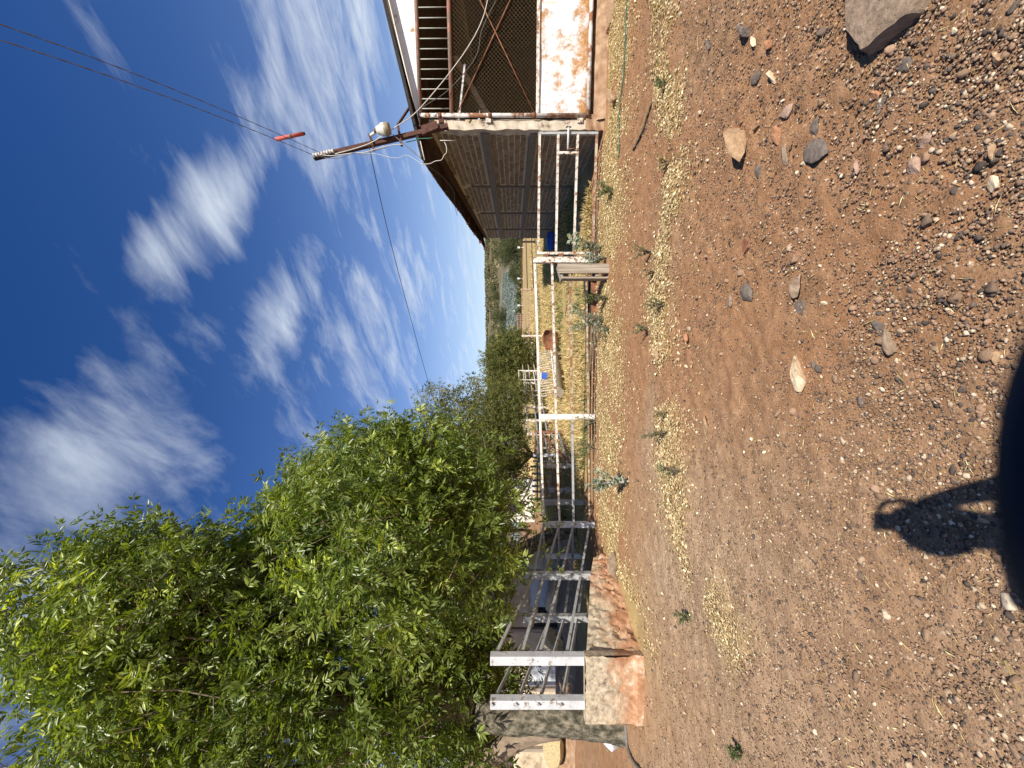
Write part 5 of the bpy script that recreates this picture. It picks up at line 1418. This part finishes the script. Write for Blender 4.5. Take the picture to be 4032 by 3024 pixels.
slab([(3450, 205), (3395, 115), (3385, -60), (3560, -130), (3680, -40), (3660, 30), (3620, 70), (3560, 120)], .075, 'st_grey', 'largest flat grey slab with a pointed tip, nearest the right edge', 1, .4)
slab([(2352, 215), (2370, 120), (2385, 40), (2400, -30), (2430, 0), (2415, 90), (2390, 150)], .05, 'st_tan', 'long flat brown slab lying before the barn gate', 2)
S = [(2862, 2958, 468, 655, .42, 'st_tan', 'long tan boulder, biggest loose stone between the barn and the viewer', 11, .02, .25), (3158, 3252, 535, 672, .22, 'st_dark', 'flat dark grey blade shaped stone', 12, .0, .75), (3062, 3112, 570, 655, .25, 'st_grey', 'grey teardrop stone above the blade shaped one', 13, 0, .3),
     (3178, 3240, 468, 540, .35, 'st_dark', 'squarish dark grey stone right of the blade shaped one', 14, 0, .2), (3042, 3090, 495, 575, .25, 'st_orange', 'thin brown stone tilted beside the teardrop stone', 15, .2, .4), (3105, 3195, 1402, 1538, .48, 'st_cream', 'pale cream block stone alone in the middle of the dirt', 16, 0, .1),
     (3102, 3175, 1068, 1168, .40, 'st_grey', 'round grey brown cobble near the middle', 17, 0, 0), (2900, 2965, 1118, 1205, .28, 'st_dark', 'kidney shaped dark stone farther off in the middle', 18, 0, .5), (2858, 2890, 1160, 1212, .35, 'st_grey', 'small brown stone just above the kidney shaped one', 19, 0, 0),
     (2395, 2448, 338, 412, .7, 'st_tan', 'humped brown stone standing before the barn gate', 20, .1, .3), (2403, 2453, 2181, 2286, .55, 'st_grey', 'smooth grey boulder at the low end of the stone ramp', 21, 0, 0), (3490, 3548, 1300, 1432, .30, 'st_grey', 'long flat grey stone close to the viewer', 22, 0, .2),
     (3430, 3500, 1245, 1330, .22, 'st_dark', 'dark slanting stone above the long flat grey one', 23, .1, .8), (3024, 3066, 268, 338, .5, 'st_cream', 'whitish stone with a pink edge on the right', 24, 0, .3), (3022, 3056, 148, 208, .5, 'st_orange', 'rounded orange brick stone far right', 25, 0, .2), (2928, 2968, 75, 165, .5, 'st_dark', 'dark wedge stone among the gravel far right', 26, .1, .4),
     (2955, 2990, 140, 190, .4, 'st_cream', 'small chalky stone under the dark wedge', 27, 0, .2), (2785, 2818, 150, 200, .55, 'st_dark', 'dark brown lump on the right in the dry leaves', 28, 0, .1), (2955, 3005, 270, 325, .3, 'st_dark', 'flat charcoal stone right of the tan boulder', 29, 0, .5),
     (2695, 2725, 1310, 1348, .6, 'st_orange', 'reddish cube shaped stone on the smooth track', 30, 0, .3), (2588, 2612, 1362, 1420, .5, 'st_tan', 'tan stone at the edge of the middle leaf strip', 31, 0, .2), (3060, 3130, 420, 470, .4, 'st_pink', 'pinkish lump above the squarish dark stone', 32, 0, .2),
     (3110, 3165, 1180, 1240, .2, 'st_dark', 'flat dark shard below the round cobble', 33, 0, .6), (3190, 3220, 1405, 1468, .2, 'st_dark', 'thin dark shard touching the cream block', 34, 0, .3), (3420, 3470, 345, 400, .35, 'st_orange', 'brick red chip below the big slab', 35, 0, .3), (3430, 3500, 390, 430, .3, 'st_dark', 'dark slice of stone beside the brick red chip', 36, .1, .6),
     (3905, 3955, 1385, 1440, .5, 'st_tan', 'smooth tan pebble near the bottom edge', 37, 0, 0), (3530, 3600, 220, 300, .25, 'st_dark', 'thin grey flake below the tip of the slab', 38, 0, .7), (2760, 2800, 1640, 1720, .25, 'st_tan', 'buried tan stone barely showing in the track', 39, 0, .1), (3640, 3668, 1500, 1540, .5, 'st_tan', 'brown angular pebble right of the dark shadow', 40, 0, .2),
     (3370, 3410, 1560, 1610, .35, 'st_dark', 'dark flat pebble above the photographer shadow', 41, 0, .3), (2960, 3000, 640, 700, .4, 'st_dark', 'dark stone left of the tan boulder', 42, 0, .2), (3900, 3960, 190, 280, .35, 'st_tan', 'brown stone near the lower right corner', 43, 0, .4), (3880, 3945, 560, 640, .4, 'st_tan', 'rusty brown stone low on the right', 44, 0, .3),
     (3880, 3960, 690, 760, .45, 'st_cream', 'chalky pink stone low on the right', 45, 0, .1), (3600, 3680, 520, 580, .3, 'st_pink', 'pink flat stone in the middle of the right gravel', 46, 0, .3), (3560, 3640, 620, 700, .3, 'st_pink', 'crumbly pinkish stone left of the flat pink one', 47, 0, .2), (3350, 3395, 620, 690, .4, 'st_pink', 'rounded pale pebble left of the squarish dark stone', 48, 0, .2)]
for (X0, X1, Y0, Y1, hf, mt, lab, sd, tilt, rot) in S: stone(X0, X1, Y0, Y1, hf, mt, lab, sd, tilt, rot, group='loose stones in the yard')

# loose gravel: nobody could count it
def scatter_mesh(tmpl, pos, rotz, tilt, sx, sy, sz):
    """copies of templates written into one array"""
    n = len(pos); q = np.random.default_rng(1); sel = q.integers(0, len(tmpl), n); Vs = []; Fs = []; ids = []; off = 0
    for k, (V, Fc) in enumerate(tmpl):
        i = np.where(sel == k)[0]
        if not len(i): continue
        W = V[None] * np.stack([sx[i], sy[i], sz[i]], 1)[:, None]
        c, s = np.cos(rotz[i])[:, None], np.sin(rotz[i])[:, None]
        x = W[..., 0] * c - W[..., 1] * s; y = W[..., 0] * s + W[..., 1] * c; z = W[..., 2] + W[..., 0] * tilt[i][:, None]
        P = np.stack([x, y, z], 2) + pos[i][:, None]
        Fs.append((Fc[None] + (off + np.arange(len(i)) * len(V))[:, None, None]).reshape(-1, 3)); Vs.append(P.reshape(-1, 3)); ids.append(np.repeat(i, len(V))); off += len(i) * len(V)
    return np.concatenate(Vs), np.concatenate(Fs), np.concatenate(ids)


def gravel():
    q = np.random.default_rng(90)
    t0 = [rock_mesh(500 + k, 1, 1.0, 7, .25) for k in range(8)]; t1 = [rock_mesh(600 + k, 2, 1.0, 9) for k in range(10)]

    def field(n, smin, smax, ymin, ymax, pw, tm, name, label, al):
        y = ymin * (ymax / ymin) ** (q.random(n) ** pw); x = y * q.uniform(-1.25, 1.25, n)
        dn = .25 + 1.3 * sstep(.35, .68, fbm(x * 1.3 + 3, y * 1.3, 4)) * (.85 + .15 * sstep(-.8, .9, x)) - .85 * np.exp(-((x + .2) / .85) ** 2 - ((y - 2.9) / .75) ** 2) + .35 * sstep(.4, 1.4, x) + .22 * sstep(-.7, -1.4, x) + .25 * sstep(1.7, 1.1, y)
        k = q.random(n) < np.clip(dn, .10, 1); x, y = x[k], y[k]; n = len(x)
        s = smin * (smax / smin) ** (q.random(n) ** al)
        z = gz(x, y)
        sz = s * q.uniform(.35, .85, n)
        V, Fc, ids = scatter_mesh(tm, np.stack([x, y, z + sz * .30 + .006], 1), q.random(n) * 6.28, q.normal(0, .15, n), s, s * q.uniform(.55, 1.0, n), sz)
        o = make(name, V, Fc, M['pebble'], attrs=dict(tint=np.clip(q.random(n) ** .9, 0, 1)[ids])); tag(o, label, kind='stuff')
    field(56000, .0022, .0058, .85, 3.6, 1.0, t0, 'gravel', 'fine gravel strewn over the dirt', 1.1)
    field(34000, .0048, .0125, .85, 5.8, .95, t0, 'coarse_gravel', 'coarse gravel strewn over the dirt', 1.8)
    field(1300, .010, .028, .95, 6.8, .9, t1, 'cobbles', 'small broken stones strewn over the dirt', 2.4)


gravel()


# ------------------------------------------------------------------ dry leaves, straw and weeds
def on_screen_noise(x, y): return fbm(x * 2.2 + 11, y * 2.2 + 5, 4)


def litter():
    q = np.random.default_rng(95); pts = []; sizes = []

    def band(line, n, sig, thr):
        seg = np.array([(p.x, p.y) for p in line]); L = np.hypot(*np.diff(seg, axis=0).T); cum = np.concatenate([[0], np.cumsum(L)])
        s = q.random(n) * cum[-1]; i = np.clip(np.searchsorted(cum, s) - 1, 0, len(L) - 1); t = (s - cum[i]) / L[i]
        p = seg[i] + (seg[i + 1] - seg[i]) * t[:, None]
        x = p[:, 0] + q.normal(0, .08, n); y = p[:, 1] + q.normal(0, 1, n) * sig
        k = on_screen_noise(x, y) > thr + .1 * q.normal(size=n) * .5
        return x[k], y[k]
    xs, ys = [], []
    for ln, n, sg, th in ((BAND2, 24000, .17, .45), (BAND2, 9000, .38, .50), (BAND1, 52000, .42, .36), (BAND1, 14000, .8, .44)):
        x, y = band(ln, n, sg, th); xs.append(x); ys.append(y)
    n = 3400; y = 1.5 * (6.5 / 1.5) ** q.random(n); x = y * q.uniform(-1.1, 1.1, n); k = on_screen_noise(x * .6, y * .6) > .46; xs.append(x[k]); ys.append(y[k])
    x = np.concatenate(xs); y = np.concatenate(ys); ok = (y > .9) & ~((x < -2.8) & (y > 4.55)) & ~((x > 4.1) & (y > 6.2)); x, y = x[ok], y[ok]; n = len(x)
    ln = q.uniform(.012, .042, n) * np.where(y < 2.2, .40, np.where(y < 3.2, .62, 1.0)); wd = ln * q.uniform(.25, .75, n)
    P = np.stack([x, y, gz(x, y) + q.uniform(.004, .022, n)], 1)
    az = q.random(n) * 6.28; D = unit(np.stack([np.cos(az), np.sin(az), q.normal(0, .28, n)], 1)); U = unit(np.stack([q.normal(0, .55, n), q.normal(0, .55, n), np.ones(n)], 1))
    V, Fc = leaf_quads(P, D, U, ln, wd)
    tag(make('dry_leaf_litter', V, Fc, M['litter'], attrs=dict(tint=np.repeat(np.clip(q.normal(.5, .28, n), 0, .99), 4))), 'dry yellow leaves lying in strips along the track', kind='stuff')
    # straw stalks scattered in the gravel
    n = 900; y = .95 * (6.0 / .95) ** q.random(n); x = y * q.uniform(-1.1, 1.1, n); az = q.random(n) * 6.28; ln = q.uniform(.02, .085, n)
    P = np.stack([x, y, gz(x, y) + .012], 1); D = unit(np.stack([np.cos(az), np.sin(az), q.normal(0, .12, n)], 1)); U = np.tile([0, 0, 1.0], (n, 1))
    V, Fc = leaf_quads(P, D, U, ln, .0035)
    tag(make('straw_stalks', V, Fc, M['straw'], attrs=dict(tint=np.repeat(np.clip(q.normal(.65, .25, n), 0, .99), 4))), 'broken straw stalks strewn over the gravel', kind='stuff')


def dry_grass():
    q = np.random.default_rng(96)
    n = 95000; y = 7.6 * (34 / 7.6) ** (q.random(n) ** 1.15); x = q.uniform(-.50, .62, n) * y
    dn = fbm(x * .9, y * .9, 4); k = (dn > .40 + .18 * q.random(n)) & ~((x > 4.4 + .18 * (y - 6.6)) & (y < 17)) & (x > -5.5)
    k &= ~((np.abs(y - 7.9) < .5) & (x < 1.2))
    x, y = x[k], y[k]; n = len(x)
    h = q.uniform(.05, .20, n) * (1 + .35 * sstep(8, 14, y)); lean = q.normal(0, .75, (n, 2))
    P = np.stack([x, y, gz(x, y)], 1); D = unit(np.stack([lean[:, 0], lean[:, 1], np.ones(n) * .8], 1)); U = q.normal(size=(n, 3))
    V, Fc = leaf_quads(P, D, U, h, .010 + .0011 * y)
    tag(make('dry_grass', V, Fc, M['straw'], attrs=dict(tint=np.repeat(np.clip(q.normal(.5, .24, n), 0, .99), 4))), 'dry straw coloured grass covering the yard', kind='stuff')
    # greener tufts through it
    n = 15000; y = 7.8 * (30 / 7.8) ** q.random(n); x = q.uniform(-.25, .55, n) * y; k = (fbm(x * .7 + 31, y * 1.3 + 7, 3) > .60) & ~((x > 4.4 + .18 * (y - 6.6)) & (y < 17)); x, y = x[k], y[k]; n = len(x)
    h = q.uniform(.05, .22, n); D = unit(np.stack([q.normal(0, .5, n), q.normal(0, .5, n), np.ones(n)], 1))
    V, Fc = leaf_quads(np.stack([x, y, gz(x, y)], 1), D, q.normal(size=(n, 3)), h, .012 + .001 * y)
    tag(make('green_grass', V, Fc, M['weed_leaf'], attrs=dict(tint=np.repeat(np.clip(q.normal(.6, .2, n), 0, .99), 4))), 'greener tufts growing through the dry grass', kind='stuff')


litter(); dry_grass()


def weed(name, label, p, h, ns, mat, ll, lw, nl, spread, seed, group, stem='dry', curl=0.2):
    q = np.random.default_rng(seed); p = Vector((p[0], p[1], gzs(p[0], p[1])))
    t = thing(name, label, 'weed', p, group=group); g = G(); P = []; D = []; U = []
    for s in range(ns):
        az = q.random() * 6.28; out = spread * q.uniform(.3, 1.0); hh = h * q.uniform(.6, 1.0)
        tip = p + Vector((math.cos(az) * out * h, math.sin(az) * out * h, hh))
        mid = p.lerp(tip, .5) + Vector((0, 0, hh * .12)); path = smooth_path([p + Vector((0, 0, -.02)), mid, tip], 5)
        g.tube(path, list(np.linspace(.0055, .002, len(path))), 4, False)
        for k in range(nl):
            u = .12 + .88 * q.random(); i = min(int(u * (len(path) - 1)), len(path) - 2); b = path[i].lerp(path[i + 1], q.random())
            a2 = q.random() * 6.28; P.append(tuple(b)); D.append((math.cos(a2), math.sin(a2), q.uniform(-.1, .9))); U.append(tuple(q.normal(size=3) * .5 + np.array([0, 0, 1])))
    g.make('stem', M['bark_pale' if stem == 'dry' else 'cable_pale'], t)
    n = len(P); ln = ll * q.uniform(.5, 1.25, n)
    V, Fc = leaf_quads(np.array(P), unit(np.array(D)), np.array(U), ln, ln * lw)
    make('foliage', V, Fc, M[mat], t, attrs=dict(tint=np.repeat(np.clip(q.normal(.5, .22, n), 0, .99), 4)))


WG = 'weeds growing along the fence and track'
weed('grey_weed', 'grey green leafy weed climbing the gate post', (2.32, 6.55), .56, 9, 'grey_leaf', .075, .55, 26, .45, 1, WG)
weed('grey_weed', 'dusty lower weed at the foot of the plank box', (2.05, 6.25), .34, 7, 'grey_leaf', .06, .5, 22, .55, 2, WG)
weed('grey_weed', 'tall grey green weed in front of the rusty pan', (on_ground(2410, 1240).x, 6.35), .60, 9, 'grey_leaf', .07, .5, 26, .55, 3, WG)
weed('grey_weed', 'lower grey weed spreading left of the tall one', (on_ground(2420, 1290).x, 6.1), .32, 8, 'grey_leaf', .055, .5, 24, .8, 4, WG)
weed('green_weed', 'upright bushy green weed between plank box and grey weed', (on_ground(2410, 1165).x, 6.2), .46, 13, 'weed_leaf', .05, .28, 34, .22, 5, WG)
weed('grey_weed', 'blue green leafy weed before the ash trunk shade', (on_ground(2490, 1905).x, 5.15), .62, 9, 'grey_leaf', .075, .6, 24, .26, 6, WG, 'pale')
weed('green_weed', 'bright green bush weed at the gate foot near the barn', (on_ground(2425, 745).x, 5.9), .26, 12, 'weed_leaf', .05, .3, 26, .7, 7, WG)
weed('green_weed', 'spiky weed at the bottom of the middle fence post', (on_ground(2350, 1655).x, 7.15), .34, 8, 'weed_leaf', .05, .3, 22, .7, 8, WG)
weed('green_weed', 'wispy weed left of the middle fence post', (on_ground(2345, 1760).x, 7.2), .36, 8, 'weed_leaf', .055, .28, 18, .9, 9, WG)
for k, (X, Y, h, lab) in enumerate(((2570, 992, .24, 'green sprig in the leaf strip right of the plank box'), (2590, 1070, .16, 'thin dry sprig left of the first green sprig'), (2620, 1200, .20, 'grassy green tuft in the middle of the leaf strip'), (2560, 1292, .20, 'lone sprig standing at the left of the tuft'),
                                      (2640, 1700, .26, 'feathery green weed in the strip under the middle post'), (2690, 1850, .22, 'low dark green weed in the left of the strip'), (2640, 1620, .15, 'dead brown tuft in the strip'), (2720, 2430, .15, 'small green tuft at the left end of the strip'), (2430, 2300, .2, 'weed at the foot of the ramp stones'),
                                      (2650, 640, .14, 'dry sprig right in the strip below the gate'), (2640, 330, .14, 'low tuft in the strip before the barn gate'), (2930, 2960, .12, 'tiny green sprout far left in the dirt'))):
    p = on_ground(X, Y); weed('track_weed', lab, (p.x, p.y), h, 7, 'dry_weed' if 'dead' in lab or 'dry' in lab else 'weed_leaf', .035, .3, 20, .5, 20 + k, WG)

# sticks and hose by the barn
q_ = random.Random(8)
pts = smooth_path([on_ground(X, Y) + Vector((0, 0, .02)) for X, Y in ((2575, 395), (2555, 460), (2535, 520), (2500, 590))], 4)
tag(G().tube(pts, list(np.linspace(.008, .016, len(pts))), 6).make('stick', M['bark'], None, True), 'dark bare stick lying on the dirt before the barn', 'stick')
pts = smooth_path([on_ground(X, Y) + Vector((0, 0, .015)) for X, Y in ((2475, -60), (2470, 60), (2464, 200), (2458, 310), (2448, 380), (2441, 470), (2442, 560), (2440, 620))], 5)
tag(G().tube(pts, .009, 6).make('garden_hose', M['hose_green'], None, True), 'thin dark green hose lying along the barn front', 'hose')
pts = [on_ground(2915, 945) + Vector((0, 0, .02)), on_ground(2960, 968) + Vector((0, 0, .02))]
a, b = on_ground(2915, 985), on_ground(2965, 950)
tag(G().box((a + b) / 2 + Vector((0, 0, .012)), (.085, .05, .012), Matrix.Rotation(.5, 3, 'Z')).make('wood_chip', M['rust'], None), 'flat brown wood chip lying in the gravel', 'chip')
a, b = on_ground(2755, 140) + Vector((0, 0, .015)), on_ground(2755, 205) + Vector((0, 0, .015))
tag(G().tube([a, b], .007, 5).make('straw_stem', M['straw'], None), 'pale straight straw stem lying far right in the gravel', 'straw')
a, b = on_ground(4030, 2720) + Vector((0, 0, .015)), on_ground(3975, 2600) + Vector((0, 0, .015))
tag(G().tube([a, b], .004, 5).make('straw_stem', M['straw'], None), 'yellow straw stem near the lower left corner', 'straw')


# ------------------------------------------------------------------ the photographer (behind the lens, seen by the shadow) and the phone
def skin(name, verts, edges, radii, mat, parent, root=0, sub=2):
    me = bpy.data.meshes.new(name); off = Vector(OFFS[parent.name])
    me.from_pydata([tuple(Vector(v) - off) for v in verts], edges, [])
    o = bpy.data.objects.new(name, me); C.objects.link(o); o.parent = parent; OFFS[o.name] = off
    me.materials.append(mat)
    sk = o.modifiers.new('skin', 'SKIN'); sk.use_smooth_shade = True
    for i, r in enumerate(radii):
        r = r if hasattr(r, '__len__') else (r, r)
        me.skin_vertices[0].data[i].radius = r; me.skin_vertices[0].data[i].use_root = (i == root)
    sd = o.modifiers.new('subdivision', 'SUBSURF'); sd.levels = sub; sd.render_levels = sub
    return o


def photographer():
    M['skin'] = m_simple('skin', [(0.3, (0.36, 0.20, 0.13)), (0.7, (0.44, 0.26, 0.17))], 12, .55, .05, .002)
    M['shirt'] = m_simple('navy_shirt', [(0.3, (0.012, 0.018, 0.045)), (0.7, (0.02, 0.03, 0.065))], 30, .9, .2, .002)
    M['jeans'] = m_simple('blue_jeans', [(0.3, (0.03, 0.05, 0.10)), (0.7, (0.06, 0.09, 0.16))], 40, .9, .2, .002)
    M['shoe'] = m_simple('brown_leather', [(0.3, (0.06, 0.035, 0.02)), (0.7, (0.11, 0.065, 0.04))], 20, .6, .1, .002)
    M['hair'] = m_simple('dark_hair', [(0.3, (0.012, 0.009, 0.007)), (0.7, (0.035, 0.026, 0.02))], 60, .6, .3, .002, stretch=(1, 1, .2))
    M['navy_case'] = m_simple('navy_plastic', [(0.3, (0.006, 0.010, 0.018)), (0.7, (0.009, 0.014, 0.024))], 20, .6, 0, 0)
    bx, by = .07, -.36
    p = thing('person', 'standing person holding a phone up at eye level, known by the shadow', 'person', (bx, by, 0))
    v = [(bx, by, .95), (bx, by, 1.15), (bx, by, 1.34), (bx, by + .01, 1.45), (bx, by + .05, 1.53), (bx, by + .075, 1.60), (bx, by + .07, 1.655),     # 0-6 pelvis..head
         (bx + .19, by, 1.39), (bx + .10, by + .20, 1.19), (bx + .03, by + .29, 1.32), (bx - .03, by + .335, 1.42),                                     # 7-10 right arm
         (bx - .19, by, 1.39), (bx - .27, by + .03, 1.12), (bx - .24, by + .13, .89), (bx - .23, by + .15, .81),                                           # 11-14 left arm
         (bx + .10, by, .90), (bx + .11, by + .02, .50), (bx + .12, by - .02, .09), (bx + .13, by + .12, .04),
         (bx - .10, by, .90), (bx - .11, by + .02, .50), (bx - .12, by - .02, .09), (bx - .13, by + .12, .04)]
    e = [(0, 1), (1, 2), (2, 3), (3, 4), (4, 5), (5, 6), (2, 7), (7, 8), (8, 9), (9, 10), (2, 11), (11, 12), (12, 13), (13, 14), (0, 15), (15, 16), (16, 17), (17, 18), (0, 19), (19, 20), (20, 21), (21, 22)]
    r = [(.15, .10), (.145, .10), (.16, .10), .055, .075, .082, .07, .065, .045, .036, .028, .065, .045, .036, .03, .085, .06, .04, .04, .085, .06, .04, .04]
    skin('body', v, e, r, M['skin'], p)
    skin('shirt', [v[0], v[1], v[2], v[3], v[7], v[8], (bx + .09, by + .24, 1.25), v[11], v[12]], [(0, 1), (1, 2), (2, 3), (2, 4), (4, 5), (5, 6), (2, 7), (7, 8)],
         [(.17, .12), (.165, .12), (.175, .12), .065, .078, .058, .05, .078, .06], M['shirt'], p)
    skin('trousers', [v[0], v[15], v[16], v[17], v[19], v[20], v[21]], [(0, 1), (1, 2), (2, 3), (0, 4), (4, 5), (5, 6)], [(.165, .115), .098, .072, .058, .098, .072, .058], M['jeans'], p)
    for s in (17, 21): skin('shoe', [v[s], v[s + 1], (v[s + 1][0], v[s + 1][1] + .08, .035)], [(0, 1), (1, 2)], [.055, .05, .04], M['shoe'], p, sub=1)
    h = rock_mesh(77, 3, 1.0, 2)
    make('hair', h[0] * np.array([.102, .108, .10]) + np.array([bx, by + .045, 1.632]), h[1], M['hair'], p, True)
    make('nose', rock_mesh(78, 1, 1.0, 2)[0] * np.array([.014, .02, .024]) + np.array([bx, by + .155, 1.585]), rock_mesh(78, 1)[1], M['skin'], p, True)
    for s in (-1, 1):
        make('eye', rock_mesh(79, 1, 1.0, 1)[0] * .011 + np.array([bx + s * .033, by + .143, 1.61]), rock_mesh(79, 1)[1], M['sack'], p, True)
        make('ear', rock_mesh(80, 1, 1.0, 1)[0] * np.array([.012, .022, .034]) + np.array([bx + s * .085, by + .06, 1.595]), rock_mesh(80, 1)[1], M['skin'], p, True)
    # fingers round the phone's edges
    hand = Vector(v[10])
    for k in range(4):
        z = 1.395 + k * .024
        skin('finger', [hand + Vector((.0, .0, z - 1.43)), (.036, -.018, z), (.034, -.003, z + .004), (.020, .0015, z + .006)], [(0, 1), (1, 2), (2, 3)], [.011, .009, .008, .007], M['skin'], p, sub=1)
    skin('index_finger', [hand + Vector((.02, .0, .0)), (.078, -.03, 1.47), (.070, -.02, 1.525), (.028, -.010, 1.548)], [(0, 1), (1, 2), (2, 3)], [.013, .011, .010, .009], M['skin'], p, sub=1)
    skin('thumb', [hand + Vector((-.02, 0, -.02)), (-.047, -.028, 1.425), (-.044, -.016, 1.46)], [(0, 1), (1, 2)], [.012, .010, .008], M['skin'], p, sub=1)
    # a loop of the other hand's strap is not modelled; the phone itself
    ph = thing('phone', 'dark phone in a navy case with a round grip below the lens', 'phone', (-.014, -.008, 1.41))
    G().box((-.014, -.0095, 1.487), (.072, .009, .148)).make('body', M['navy_case'], ph)
    G().box((-.014, -.0145, 1.487), (.066, .0008, .140)).make('screen', M['cable_black'], ph)
    gc = Vector((-.0055, .0, 1.4997))
    Mx = Matrix.Translation(gc) @ Matrix.Rotation(R(-90), 4, 'X')
    G().lathe([(.012, -.005), (.010, .010), (.009, .0205), (.0195, .0212), (.0207, .0222), (.0207, .0238), (.0195, .0248), (.002, .025)], 64, Mx).make('grip', M['navy_case'], ph, True)


photographer()
